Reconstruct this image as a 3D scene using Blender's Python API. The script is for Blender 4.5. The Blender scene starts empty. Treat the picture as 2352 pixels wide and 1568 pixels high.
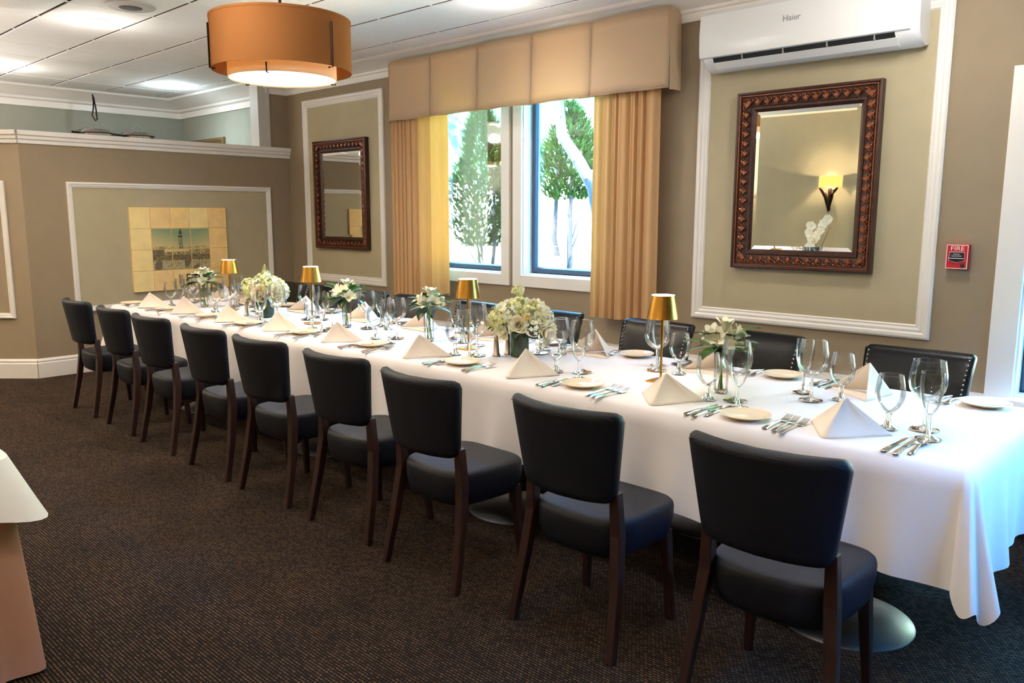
import bpy, bmesh, math, random
from mathutils import Matrix, Vector
PI = math.pi
random.seed(7)
SC = bpy.context.scene
C = SC.collection

# ------------------------------------------------------------------ camera
cam_d = bpy.data.cameras.new('camera'); cam = bpy.data.objects.new('camera', cam_d); C.objects.link(cam)
cam_d.sensor_width = 36.0; cam_d.lens = 28.316; cam_d.clip_start = 0.05; cam_d.clip_end = 200
_r = Vector((0.72952467, 0.6839524, 0.00169527)); _d = Vector((0.1072641, -0.11196252, -0.98790627)); _f = Vector((-0.67549106, 0.72088384, -0.15504296))
cam.matrix_world = Matrix(((_r.x, -_d.x, -_f.x, 0), (_r.y, -_d.y, -_f.y, 0), (_r.z, -_d.z, -_f.z, 1.55), (0, 0, 0, 1)))
SC.camera = cam
# ------------------------------------------------------------------ world, sun, exposure
W = bpy.data.worlds.new('sky'); SC.world = W; W.use_nodes = True
bg = W.node_tree.nodes['Background']; bg.inputs[0].default_value = (0.13, 0.43, 1.0, 1); bg.inputs[1].default_value = 88.0
sun_d = bpy.data.lights.new('sun', 'SUN'); sun_d.energy = 38.0; sun_d.color = (1.0, 0.86, 0.66); sun_d.angle = 0.03
sun = bpy.data.objects.new('sun', sun_d); C.objects.link(sun); sun.rotation_euler = (math.radians(42), 0, math.radians(8))
def portal(name, loc, rot, sx, sy):
    d = bpy.data.lights.new(name, 'AREA'); d.shape = 'RECTANGLE'; d.size = sx; d.size_y = sy; d.cycles.is_portal = True
    o = bpy.data.objects.new(name, d); C.objects.link(o); o.location = loc; o.rotation_euler = rot
portal('sky_portal', (-5.5, 5.47, 1.95), (-PI/2, 0, 0), .95, 1.9)
portal('sky_portal', (-4.32, 5.47, 1.95), (-PI/2, 0, 0), .98, 1.9)
portal('sky_portal', (-.15, 5.47, 1.38), (-PI/2, 0, 0), 1.7, 1.7)
portal('sky_portal', (1.03, 3.3, 1.1), (0, PI/2, 0), 2.2, 3.2)
VS = SC.view_settings
VS.view_transform = 'Standard'; VS.look = 'None'; VS.gamma = 1.0; VS.use_curve_mapping = False; VS.exposure = 1.0
SC.cycles.use_denoising = True; SC.cycles.adaptive_threshold = .02
SC.cycles.max_bounces = 10; SC.cycles.diffuse_bounces = 5; SC.cycles.glossy_bounces = 4
SC.cycles.transmission_bounces = 8; SC.cycles.transparent_max_bounces = 18
SC.cycles.caustics_reflective = False; SC.cycles.caustics_refractive = False; SC.cycles.sample_clamp_indirect = 6.0
DOWN_W = 60.0; WARM = (1.0, 0.95, 0.90)

# ------------------------------------------------------------------ materials
def lin(c):
    return tuple((v/255/12.92) if v <= 10 else ((v/255+.055)/1.055)**2.4 for v in c)
def mat(name, rgb, rough=.5, metal=0.0, spec=.5, var=0.0, vscale=20.0, bump=0.0, bscale=80.0, **kw):
    m = bpy.data.materials.new(name); m.use_nodes = True
    nt = m.node_tree; b = nt.nodes['Principled BSDF']; col = (*lin(rgb), 1)
    b.inputs['Base Color'].default_value = col; b.inputs['Roughness'].default_value = rough
    b.inputs['Metallic'].default_value = metal; b.inputs['Specular IOR Level'].default_value = spec
    for k, v in kw.items(): b.inputs[k].default_value = v
    if var or bump:
        tc = nt.nodes.new('ShaderNodeTexCoord')
    if var:
        n = nt.nodes.new('ShaderNodeTexNoise'); n.inputs['Scale'].default_value = vscale; n.inputs['Detail'].default_value = 4
        nt.links.new(tc.outputs['Object'], n.inputs['Vector'])
        mr = nt.nodes.new('ShaderNodeMapRange'); mr.inputs[1].default_value = .3; mr.inputs[2].default_value = .7
        mr.inputs[3].default_value = 1-var; mr.inputs[4].default_value = 1+var
        nt.links.new(n.outputs[0], mr.inputs[0])
        vm = nt.nodes.new('ShaderNodeVectorMath'); vm.operation = 'SCALE'; vm.inputs[0].default_value = col[:3]
        nt.links.new(mr.outputs[0], vm.inputs['Scale']); nt.links.new(vm.outputs[0], b.inputs['Base Color'])
    if bump:
        n2 = nt.nodes.new('ShaderNodeTexNoise'); n2.inputs['Scale'].default_value = bscale; n2.inputs['Detail'].default_value = 3
        nt.links.new(tc.outputs['Object'], n2.inputs['Vector'])
        bp = nt.nodes.new('ShaderNodeBump'); bp.inputs['Strength'].default_value = bump; bp.inputs['Distance'].default_value = .004
        nt.links.new(n2.outputs[0], bp.inputs['Height']); nt.links.new(bp.outputs[0], b.inputs['Normal'])
    return m
def emis(name, rgb, st):
    m = bpy.data.materials.new(name); m.use_nodes = True; nt = m.node_tree
    nt.nodes.remove(nt.nodes['Principled BSDF']); e = nt.nodes.new('ShaderNodeEmission')
    e.inputs[0].default_value = (*rgb, 1); e.inputs[1].default_value = st
    nt.links.new(e.outputs[0], nt.nodes['Material Output'].inputs[0]); return m
def cloth(name, rgb, trans, trgb=None, bump=.15, bscale=400):
    m = bpy.data.materials.new(name); m.use_nodes = True; nt = m.node_tree
    nt.nodes.remove(nt.nodes['Principled BSDF'])
    d = nt.nodes.new('ShaderNodeBsdfDiffuse'); t = nt.nodes.new('ShaderNodeBsdfTranslucent'); mx = nt.nodes.new('ShaderNodeMixShader')
    d.inputs[0].default_value = (*lin(rgb), 1); t.inputs[0].default_value = (*lin(trgb or rgb), 1); mx.inputs[0].default_value = trans
    tc = nt.nodes.new('ShaderNodeTexCoord'); n = nt.nodes.new('ShaderNodeTexNoise'); n.inputs['Scale'].default_value = bscale
    bp = nt.nodes.new('ShaderNodeBump'); bp.inputs['Strength'].default_value = bump; bp.inputs['Distance'].default_value = .002
    nt.links.new(tc.outputs['Object'], n.inputs['Vector']); nt.links.new(n.outputs[0], bp.inputs['Height']); nt.links.new(bp.outputs[0], d.inputs['Normal'])
    nt.links.new(d.outputs[0], mx.inputs[1]); nt.links.new(t.outputs[0], mx.inputs[2]); nt.links.new(mx.outputs[0], nt.nodes['Material Output'].inputs[0])
    return m
def thin_glass(name, tint, ior=1.5, boost=1.0):
    m = bpy.data.materials.new(name); m.use_nodes = True; nt = m.node_tree
    nt.nodes.remove(nt.nodes['Principled BSDF'])
    t = nt.nodes.new('ShaderNodeBsdfTransparent'); g = nt.nodes.new('ShaderNodeBsdfGlossy'); mx = nt.nodes.new('ShaderNodeMixShader')
    t.inputs[0].default_value = (*tint, 1); g.inputs['Roughness'].default_value = .02
    fr = nt.nodes.new('ShaderNodeFresnel'); fr.inputs[0].default_value = ior
    ml = nt.nodes.new('ShaderNodeMath'); ml.operation = 'MULTIPLY'; ml.inputs[1].default_value = boost; ml.use_clamp = True
    nt.links.new(fr.outputs[0], ml.inputs[0]); nt.links.new(ml.outputs[0], mx.inputs[0])
    nt.links.new(t.outputs[0], mx.inputs[1]); nt.links.new(g.outputs[0], mx.inputs[2]); nt.links.new(mx.outputs[0], nt.nodes['Material Output'].inputs[0])
    return m
def vcol(name, rough=.6):
    m = bpy.data.materials.new(name); m.use_nodes = True; nt = m.node_tree; b = nt.nodes['Principled BSDF']
    a = nt.nodes.new('ShaderNodeVertexColor'); a.layer_name = 'print'
    nt.links.new(a.outputs[0], b.inputs['Base Color']); b.inputs['Roughness'].default_value = rough; return m
def carpet():
    m = bpy.data.materials.new('carpet'); m.use_nodes = True; nt = m.node_tree; b = nt.nodes['Principled BSDF']
    tc = nt.nodes.new('ShaderNodeTexCoord')
    br = nt.nodes.new('ShaderNodeTexBrick'); br.offset = .5; br.offset_frequency = 2
    br.inputs['Color1'].default_value = (*lin((96, 73, 54)), 1); br.inputs['Color2'].default_value = (*lin((44, 30, 22)), 1)
    br.inputs['Mortar'].default_value = (*lin((12, 8, 6)), 1); br.inputs['Scale'].default_value = 1.0
    br.inputs['Mortar Size'].default_value = .0048; br.inputs['Mortar Smooth'].default_value = .6; br.inputs['Bias'].default_value = 0
    br.inputs['Brick Width'].default_value = .034; br.inputs['Row Height'].default_value = .0125
    mpn = nt.nodes.new('ShaderNodeMapping'); mpn.inputs['Scale'].default_value = (2, 1, 1)
    nt.links.new(tc.outputs['Object'], mpn.inputs['Vector']); nt.links.new(mpn.outputs[0], br.inputs['Vector'])
    n = nt.nodes.new('ShaderNodeTexNoise'); n.inputs['Scale'].default_value = 3.0; nt.links.new(tc.outputs['Object'], n.inputs['Vector'])
    mr = nt.nodes.new('ShaderNodeMapRange'); mr.inputs[1].default_value = .3; mr.inputs[2].default_value = .7; mr.inputs[3].default_value = .8; mr.inputs[4].default_value = 1.2
    nt.links.new(n.outputs[0], mr.inputs[0])
    vm = nt.nodes.new('ShaderNodeVectorMath'); vm.operation = 'SCALE'
    nt.links.new(br.outputs[0], vm.inputs[0]); nt.links.new(mr.outputs[0], vm.inputs['Scale']); nt.links.new(vm.outputs[0], b.inputs['Base Color'])
    b.inputs['Roughness'].default_value = .95; b.inputs['Specular IOR Level'].default_value = .15
    bp = nt.nodes.new('ShaderNodeBump'); bp.inputs['Strength'].default_value = .5; bp.inputs['Distance'].default_value = .004; bp.invert = True
    nt.links.new(br.outputs['Fac'], bp.inputs['Height']); nt.links.new(bp.outputs[0], b.inputs['Normal'])
    return m

M = dict(
    carpet=carpet(),
    wall=mat('taupe_paint', (147, 129, 104), .75, var=.03, vscale=6, bump=.12, bscale=350),
    panel=mat('olive_paint', (178, 165, 134), .75, var=.03, vscale=6, bump=.12, bscale=350),
    backp=mat('pale_taupe_paint', (150, 143, 124), .75, var=.03, vscale=6, bump=.12, bscale=350),
    sage=mat('sage_paint', (150, 152, 138), .75, var=.03, vscale=6, bump=.12, bscale=350),
    white=mat('white_gloss_paint', (236, 230, 222), .35, var=.02, vscale=3),
    greytrim=mat('grey_trim', (196, 192, 184), .5),
    tile=mat('ceiling_tile', (238, 235, 230), .9, var=.02, vscale=40, bump=.25, bscale=500),
    grid=mat('grid_bar', (240, 238, 234), .6),
    gap=mat('grid_recess', (84, 74, 66), .9),
    vent=mat('speaker_grille', (186, 176, 164), .6, bump=.4, bscale=900),
    black=mat('dark_leather', (13, 16, 26), .48, spec=.3, var=.1, vscale=50, bump=.25, bscale=700),
    gloss=mat('glossy_leather', (7, 7, 9), .3, spec=.28, var=.1, vscale=30, bump=.15, bscale=60),
    wood=mat('mahogany', (44, 25, 22), .35, var=.25, vscale=14),
    nail=mat('nickel', (190, 185, 178), .3, 1.0),
    linen=mat('table_linen', (237, 229, 227), .85, spec=.2, var=.012, vscale=4, bump=.05, bscale=900, **{'Sheen Weight': .15}),
    napkin=mat('napkin_linen', (242, 226, 208), .8, spec=.2, var=.01, vscale=8, bump=.06, bscale=900),
    pink=mat('rose_cloth', (188, 138, 116), .85, spec=.2, var=.04, vscale=5, bump=.08, bscale=600),
    plate=mat('cream_china', (236, 214, 184), .16, spec=.6),
    steel=mat('cutlery_steel', (205, 200, 194), .16, 1.0, var=.05, vscale=30),
    pewter=mat('pewter', (190, 178, 162), .3, 1.0, var=.06, vscale=30),
    disc=mat('brushed_base', (205, 205, 205), .33, 1.0, var=.05, vscale=10, bump=.1, bscale=60),
    brass=mat('brushed_brass', (196, 146, 66), .26, 1.0, var=.08, vscale=25, Anisotropic=.6),
    bronze=mat('dark_bronze', (38, 24, 18), .4, .8),
    mirror=mat('mirror', (236, 238, 232), .01, 1.0),
    frame=mat('carved_walnut', (62, 32, 21), .32, .2, var=.35, vscale=40, bump=.5, bscale=140),
    fleaf=mat('carved_highlight', (138, 80, 54), .24, .55, var=.3, vscale=60, bump=.3, bscale=200),  # raised ornament coloured lighter to stand for highlights on the frame
    plastic=mat('white_plastic', (238, 236, 233), .22, spec=.5),
    grey=mat('grey_print', (150, 148, 146), .4),
    dark=mat('dark_slot', (14, 14, 16), .6),
    red=mat('alarm_red', (196, 24, 36), .3), navy=mat('alarm_black', (26, 28, 44), .3), wprint=mat('white_print', (244, 240, 236), .4),
    sash=mat('slate_sash', (58, 72, 84), .35),
    curtain=cloth('tan_curtain', (208, 166, 120), .12, (244, 172, 84)),
    lining=cloth('curtain_lining', (216, 180, 130), .15, (255, 160, 52)),
    valance=cloth('cream_valance', (204, 177, 147), .2, (255, 200, 110)),
    shade=cloth('tan_shade', (146, 95, 54), .09, (236, 160, 88)),
    drum=cloth('inner_drum', (240, 216, 182), .25, (255, 222, 170)),
    glow=emis('lit_diffuser', (1.0, .78, .5), 1.35),
    led=emis('led', (1.0, .9, .74), 9.0), ledcool=emis('cool_led', (.82, .93, 1.0), 26.0), bulb=emis('lamp_led', (1.0, .84, .62), 12.0),
    goldshade=None,
    glass=thin_glass('drinking_glass', (.985, .985, .98), 1.5, .75),
    pane=thin_glass('window_pane', (.97, .985, .98), 1.45, .8),
    clear=mat('clear_glass', (255, 255, 255), .0, spec=.5, **{'Transmission Weight': 1.0, 'IOR': 1.47}),
    water=mat('vase_water', (244, 250, 244), .0, **{'Transmission Weight': 1.0, 'IOR': 1.2}),
    petal=mat('cream_petal', (252, 246, 222), .6, spec=.25, var=.05, vscale=60, **{'Subsurface Weight': .25, 'Subsurface Scale': .01}),
    petalg=mat('pale_green_petal', (226, 228, 166), .6, spec=.25, var=.12, vscale=60),
    berry=mat('berry', (206, 178, 104), .45, var=.1), stem=mat('stem_green', (104, 138, 46), .5, var=.12, vscale=40),
    leaf=mat('leaf_green', (62, 104, 34), .4, var=.25, vscale=30), leafd=mat('leaf_dark', (30, 56, 24), .4, var=.25, vscale=30),
    gvase=mat('leaf_wrapped_glass', (40, 66, 42), .14, spec=.6, var=.45, vscale=24),
    yellow=mat('yellow_block', (236, 196, 116), .55, var=.08, vscale=9, bump=.2, bscale=60),
    print=vcol('harbour_print'), orchid=mat('orchid_white', (250, 248, 244), .5),
    sconce=emis('sconce_shade', (1.0, .56, .14), 1.0), sconcet=emis('sconce_rim', (1.0, .86, .6), 8.0),
    fence=mat('stucco', (214, 196, 158), .9, var=.05, vscale=4), soil=mat('garden_ground', (150, 150, 120), .95, var=.2, vscale=5),
    bark=mat('bark', (44, 36, 30), .9, var=.25, vscale=25, bump=.5, bscale=30), hedge=mat('pale_hedge', (96, 128, 66), .8, var=.3, vscale=4), foliage=mat('arborvitae', (22, 42, 7), .9, spec=.03, var=.3, vscale=9),
    stone=mat('white_stone', (244, 240, 232), .8, bump=.2, bscale=30), bulbw=mat('string_light', (235, 240, 250), .3),
    gold=mat('gilt_frame', (128, 104, 70), .4, .4, var=.2, vscale=30),
)

# ------------------------------------------------------------------ mesh helpers
class MB:
    def __init__(s): s.v = []; s.f = []
    def add(s, v, f):
        o = len(s.v); s.v += [tuple(p) for p in v]; s.f += [tuple(i+o for i in q) for q in f]; return s
    def box(s, x0, x1, y0, y1, z0, z1):
        return s.add([(x, y, z) for z in (z0, z1) for y in (y0, y1) for x in (x0, x1)],
                     [(0, 2, 3, 1), (4, 5, 7, 6), (0, 1, 5, 4), (2, 6, 7, 3), (0, 4, 6, 2), (1, 3, 7, 5)])
    def loft(s, loops, cap=True, close=True):
        n = len(loops[0]); o = len(s.v)
        for l in loops: s.v += [tuple(p) for p in l]
        for i in range(len(loops)-1):
            for j in range(n if close else n-1):
                k = (j+1) % n
                s.f.append((o+i*n+j, o+i*n+k, o+(i+1)*n+k, o+(i+1)*n+j))
        if cap:
            s.f.append(tuple(o+j for j in reversed(range(n)))); s.f.append(tuple(o+(len(loops)-1)*n+j for j in range(n)))
        return s
    def lathe(s, prof, n=24, cx=0, cy=0, cap=False):
        return s.loft([[(cx+r*math.cos(2*PI*j/n), cy+r*math.sin(2*PI*j/n), z) for j in range(n)] for r, z in prof], cap)
    def tube(s, pts, rad, n=8, cap=True):
        pts = [Vector(p) for p in pts]; loops = []
        rr = rad if isinstance(rad, (list, tuple)) else [rad]*len(pts)
        for i, p in enumerate(pts):
            t = (pts[min(i+1, len(pts)-1)]-pts[max(i-1, 0)]).normalized()
            a = Vector((0, 0, 1)) if abs(t.z) < .9 else Vector((1, 0, 0))
            u = t.cross(a).normalized(); w = u.cross(t)
            loops.append([p+rr[i]*(math.cos(2*PI*j/n)*u+math.sin(2*PI*j/n)*w) for j in range(n)])
        return s.loft(loops, cap)
    def sheet(s, nu, nv, fn):
        o = len(s.v)
        for i in range(nu+1):
            for j in range(nv+1): s.v.append(tuple(fn(i/nu, j/nv)))
        for i in range(nu):
            for j in range(nv):
                a = o+i*(nv+1)+j; s.f.append((a, a+nv+1, a+nv+2, a+1))
        return s
    def sphere(s, c, r, nu=10, nv=7, sc=(1, 1, 1)):
        loops = []
        for i in range(nv+1):
            t = -PI/2+PI*i/nv; k = max(math.cos(t), .02)
            loops.append([(c[0]+sc[0]*r*k*math.cos(2*PI*j/nu), c[1]+sc[1]*r*k*math.sin(2*PI*j/nu), c[2]+sc[2]*r*math.sin(t)) for j in range(nu)])
        return s.loft(loops)
    def mesh(s, name, m, smooth=False):
        me = bpy.data.meshes.new(name); me.from_pydata(s.v, [], s.f); me.update()
        if m: me.materials.append(m)
        if smooth:
            me.polygons.foreach_set('use_smooth', [True]*len(me.polygons))
            me.set_sharp_from_angle(angle=math.radians(50 if smooth is True else smooth))
        return me
def link(name, me, parent=None, loc=(0, 0, 0), rot=(0, 0, 0), scale=None):
    o = bpy.data.objects.new(name, me); C.objects.link(o); o.parent = parent; o.location = loc; o.rotation_euler = rot
    if scale: o.scale = scale
    return o
def part(name, mb, m, parent=None, smooth=False, loc=(0, 0, 0), rot=(0, 0, 0), bevel=0):
    o = link(name, mb.mesh(name, m, smooth), parent, loc, rot)
    if bevel:
        b = o.modifiers.new('bevel', 'BEVEL'); b.width = bevel; b.segments = 2; b.limit_method = 'ANGLE'
    return o
def tag(o, label, cat, group=None, kind=None):
    o['label'] = label; o['category'] = cat
    if group: o['group'] = group
    if kind: o['kind'] = kind
    return o
def thing(name, label, cat, loc=(0, 0, 0), rz=0, group=None, kind=None):
    return tag(link(name, None, None, loc, (0, 0, rz)), label, cat, group, kind)
def struct(name, mb, m, label, cat, smooth=False, bevel=0):
    return tag(part(name, mb, m, None, smooth, bevel=bevel), label, cat, kind='structure')
def clone(root, loc, rz, label):
    r = root.copy(); C.objects.link(r); r.location = loc; r.rotation_euler = (0, 0, rz); r['label'] = label
    for ch in list(root.children):
        c = ch.copy(); C.objects.link(c); c.parent = r
        for g in ch.children:
            d = g.copy(); C.objects.link(d); d.parent = c
    return r
def weld(o):
    bm = bmesh.new(); bm.from_mesh(o.data); bmesh.ops.remove_doubles(bm, verts=bm.verts, dist=2e-5); bmesh.ops.recalc_face_normals(bm, faces=bm.faces)
    bm.to_mesh(o.data); bm.free()
def rect_sweep(prof, a0, a1, b0, b1, fn):
    """prof: (inset, proud) pairs; closed rectangle in (a,b); fn(a,b,proud)->xyz"""
    mb = MB(); loops = []
    for d, h in prof:
        loops.append([fn(a0+d, b0+d, h), fn(a1-d, b0+d, h), fn(a1-d, b1-d, h), fn(a0+d, b1-d, h)])
    return mb.loft(loops, cap=False)
def text_mesh(txt, size, m, extrude=.0006):
    cu = bpy.data.curves.new('lettering', 'FONT'); cu.body = txt; cu.size = size; cu.extrude = extrude; cu.align_x = 'CENTER'; cu.align_y = 'CENTER'
    o = bpy.data.objects.new('lettering', cu); C.objects.link(o); dg = bpy.context.evaluated_depsgraph_get()
    me = bpy.data.meshes.new_from_object(o.evaluated_get(dg)); bpy.data.objects.remove(o); bpy.data.curves.remove(cu)
    me.materials.clear(); me.materials.append(m); return me
def superloop(hx, hy, n, z, N=32, cx=0, cy=0, fx=None):
    L = []
    for j in range(N):
        t = 2*PI*j/N; c, s_ = math.cos(t), math.sin(t)
        x = hx*math.copysign(abs(c)**(2/n), c); y = hy*math.copysign(abs(s_)**(2/n), s_)
        L.append((cx+x, cy+y, z) if fx is None else fx(x, y, z))
    return L

# ------------------------------------------------------------------ structure
YW, XP, XF, YO, XR, ZC = 5.24, -8.48, -11.05, -1.6, 0.9, 3.045
fl = struct('floor', MB().box(-12, 2.2, -2.2, 5.2, -.05, 0), M['carpet'], 'dark brown carpet woven in rows of pale flecks', 'floor')
# window wall with three openings
mb = MB(); T = .22
ops = [(-5.98, -5.03, 1.03, 2.9), (-4.785, -3.83, 1.03, 2.9), (-.99, .7, .53, 2.22)]
xs = XF-.2
for x0, x1, z0, z1 in ops:
    mb.box(xs, x0, YW, YW+T, 0, 3.2); mb.box(x0, x1, YW, YW+T, 0, z0); mb.box(x0, x1, YW, YW+T, z1, 3.2); xs = x1
mb.box(xs, XR+.2, YW, YW+T, 0, 3.2)
struct('wall_window', mb, M['wall'], 'long taupe wall with two garden windows and two mirrors', 'wall')
struct('wall_back', MB().box(-12, 2.2, YO-.2, YO, 0, 3.2), M['backp'], 'plain olive taupe wall reflected in the large mirror', 'wall')
mb = MB().box(XR, XR+.2, YO, 1.7, 0, 3.2).box(XR, XR+.2, 1.7, 4.9, 2.2, 3.2).box(XR, XR+.2, 4.9, YW, 0, 3.2)
struct('wall_right', mb, M['wall'], 'taupe end wall with glazed garden door', 'wall')
struct('wall_left', MB().box(XF-.2, XF, YO, YW, 0, 3.2), M['sage'], 'sage green wall at the far end beyond the low partition', 'wall')
struct('wall_side', MB().box(XF, XP-.14, YW-.06, YW, 0, 3.2), M['sage'], 'pale sage side wall behind the low partition', 'wall')
# partition with cap, wing wall, angled return
pt = struct('wall_partition', MB().box(XP-.14, XP, 2.425, YW, 0, 2.2), M['wall'], 'low taupe partition wall with panel moulding and tile mural', 'wall')
A0 = Vector((XP, 2.425, 0)); AD = Vector((-.724, -.69, 0)); AN = Vector((.69, -.724, 0)); AL = 1.7
def ang(t, h, z): p = A0+AD*t+AN*h; return (p.x, p.y, z)
mb = MB().loft([[ang(0, 0, z), ang(AL, 0, z), ang(AL, -.14, z), (XP-.14, 2.425, z)] for z in (0, 2.2)])
struct('wall_angled', mb, M['wall'], 'angled taupe return of the low partition at left edge', 'wall')
capp = [(.004, 2.19), (.016, 2.195), (.016, 2.225), (.03, 2.235), (.03, 2.26), (.045, 2.27), (.045, 2.31), (.0, 2.312)]
mb = MB().loft([[(XP+h, 2.425-h*.2, z), (XP+h, YW-.0, z), (XP-.14-h, YW-.0, z), (XP-.14-h, 2.425, z)] for h, z in capp])
struct('trim_1', mb, M['white'], 'white stepped cap moulding along top of low partition', 'moulding')
mb = MB().loft([[ang(-.001, h, z), ang(AL, h, z), ang(AL, -.14-h, z), ang(.06, -.14-h, z)] for h, z in capp])
struct('trim_2', mb, M['white'], 'white stepped cap on the angled partition at left', 'moulding')
struct('wall_wing', MB().box(XP-.14, XP, 4.99, YW, 2.2, 3.2), M['wall'], 'narrow taupe wing wall above right end of partition', 'wall')
struct('trim_3', MB().box(XP-.16, XP+.012, 4.86, 4.99, 2.312, 3.05).box(XP+.012, XP+.028, 4.97, 4.995, 2.312, 3.05), M['greytrim'], 'pale vertical casing on the end of the wing wall', 'moulding')
# baseboards
bpz = [(.02, 0), (.02, .14), (.014, .15), (.018, .165), (.006, .185), (0, .186)]
struct('baseboard_partition', MB().loft([[(XP+h, 2.425-h*.3, z), (XP+h, YW-.1, z)] for h, z in bpz], cap=False, close=False), M['white'], 'tall white baseboard below the tile mural', 'baseboard')
struct('baseboard_angled', MB().loft([[ang(AL, h, z), ang(-h*.3, h, z)] for h, z in bpz], cap=False, close=False), M['white'], 'tall white baseboard on the angled partition', 'baseboard')
led = [(.09, 0), (.09, .46), (.115, .47), (.115, .5), (.105, .525), (0, .526)]
struct('baseboard_window', MB().loft([[(x, YW-h, z) for h, z in led] for x in (XP+.01, XR)], cap=False, close=False), M['white'], 'white boxed ledge running low along the window wall', 'ledge')
# crowns
cr = [(0, 2.9), (.022, 2.9), (.022, 2.955), (.045, 2.962), (.05, 2.98), (.10, 2.995), (.18, 3.018), (.25, 3.03), (.27, 3.03), (.3, 3.046)]
struct('trim_4', MB().loft([[(x, YW-h, z) for h, z in cr] for x in (XP+.3, XR)], cap=False, close=False), M['white'], 'white crown moulding above the windows', 'crown moulding', smooth=30)
struct('trim_5', MB().loft([[(XP+h, YW-h, z) for h, z in cr], [(XP+h, 4.98-h, z) for h, z in cr], [(XP-.14, 4.98-h, z) for h, z in cr]], cap=False, close=False).loft([[(XP+h, YW-h, z) for h, z in cr], [(XP+.3, YW-h, z) for h, z in cr]], cap=False, close=False), M['white'], 'white crown return on the wing wall behind the pendant', 'crown moulding')
cb = [(0, 2.83), (.02, 2.83), (.025, 2.9), (.06, 2.915), (.07, 2.94), (.16, 2.985), (.26, 3.02), (.3, 3.025), (.32, 3.046)]
struct('trim_6', MB().loft([[(XF+h, y-(h if y > 3 else 0), z) for h, z in cb] for y in (YO, YW-.06)]+[[(XP-.16, YW-.06-h, z) for h, z in cb]], cap=False, close=False), M['white'], 'deep white crown moulding on the far sage walls', 'crown moulding', smooth=30)
# ceiling: slab, tiles, bars
ce = struct('ceiling', MB().box(-12, 2.2, -2.2, 5.6, 3.062, 3.2), M['gap'], 'suspended ceiling of square white tiles', 'ceiling')
PT = .61; X0, Y0 = -6.454, 2.243
tm = MB().loft([[(x*h, y*k, z) for x, y in ((-1, -1), (1, -1), (1, 1), (-1, 1))] for h, k, z in ((.304, .295, 3.062), (.304, .295, 3.049), (.300, .291, 3.045))]).mesh('tile', M['tile'])
tm.materials.append(M['gap'])
for pl in tm.polygons:
    if abs(pl.normal.z) < .3: pl.material_index = 1
rest = MB()
for i in range(-8, 14):
    for j in range(-7, 5):
        cx, cy = X0+(i+.5)*PT, Y0+(j+.5)*PT
        if cx < XF-.3 or cx > XR+.3 or cy < YO-.3: continue
        if i <= 8 and j >= -2: link('tile', tm, ce, (cx, cy, random.uniform(-.0008, .0008)))
        else: rest.box(cx-.302, cx+.302, cy-.298, cy+.298, 3.045, 3.062)
        
o = part('tile_field', rest, M['tile'], ce); o['kind'] = 'stuff'
for i in range(-7, 10):
    part('grid_bar', MB().box(X0+i*PT-.004, X0+i*PT+.004, .9, 4.97, 3.0438, 3.05), M['grid'], ce)

# panel mouldings on the walls
mp = [(0, 0), (0, .018), (.012, .026), (.03, .026), (.04, .018), (.055, .02), (.07, .012), (.078, .014), (.088, .0)]
def panel(idx, a0, a1, b0, b1, fn, label, w=1.0, paint='panel', rev=False):
    t = thing('trim_%d' % idx, label, 'panel moulding', kind='structure')
    part('moulding', rect_sweep([(d*w, h) for d, h in mp], a0, a1, b0, b1, fn), M['white'], t)
    i = .08*w
    q = [fn(a0+i, b0+i, .003), fn(a1-i, b0+i, .003), fn(a1-i, b1-i, .003), fn(a0+i, b1-i, .003)]
    q2 = [fn(a0+i, b0+i, 0), fn(a1-i, b0+i, 0), fn(a1-i, b1-i, 0), fn(a0+i, b1-i, 0)]
    part('painted_panel', MB().loft([q2, q]), M[paint], t)
    return t
wallfn = lambda a, b, h: (a, YW-h, b)
panel(7, -8.15, -6.69, .805, 2.81, wallfn, 'white panel moulding around the far small mirror')
panel(8, -3.08, -1.45, .808, 2.81, wallfn, 'white panel moulding around the large mirror and air conditioner')
panel(9, 2.80, 4.97, .60, 1.857, lambda a, b, h: (XP+h, a, b), 'white panel moulding around the tile mural', .62, 'panel')
panel(10, .16, 1.5, .575, 1.855, lambda a, b, h: ang(a, h, b), 'white panel moulding on the angled partition', .62, 'wall')

# windows
def window(n, x0, x1, z0, z1, label, cas=.1, right=True):
    t = thing('window_%d' % n, label, 'window', kind='structure')
    g = .0
    part('casing', rect_sweep([(-cas, 0), (-cas, .022), (-.004, .022), (0, .018), (0, 0)], x0, x1, z0, z1, wallfn), M['white'], t)
    part('jamb', rect_sweep([(0, .0), (.012, .0), (.012, -.2), (0, -.2)], x0, x1, z0, z1, wallfn), M['white'], t)
    i = .012
    s = part('sash', rect_sweep([(i, -.11), (i+.012, -.1), (i+.045, -.1), (i+.055, -.125), (i+.055, -.15), (i, -.15)], x0, x1, z0, z1, wallfn), M['sash'], t)
    part('pane', MB().box(x0+.06, x1-.06, YW+.128, YW+.132, z0+.06, z1-.06), M['pane'], s)
    return t
window(1, *ops[0], 'white framed garden window showing one tall shrub')
window(2, *ops[1], 'white framed garden window showing a leaning tree trunk')
window(3, *ops[2], 'white cased low window at the right edge', .14)
t = thing('door_1', 'glazed garden door in the right end wall', 'door', kind='structure')
for y0, y1 in ((1.71, 3.29), (3.31, 4.89)):
    mb = rect_sweep([(0, .02), (0, -.04), (.1, -.04), (.1, .02), (0, .02)], y0, y1, 0.01, 2.19, lambda a, b, h: (XR+.08-h, a, b))
    l = part('door_leaf', mb, M['sash'], t)
    part('pane', MB().box(XR+.07, XR+.075, y0+.09, y1-.09, .1, 2.1), M['pane'], l)

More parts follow.
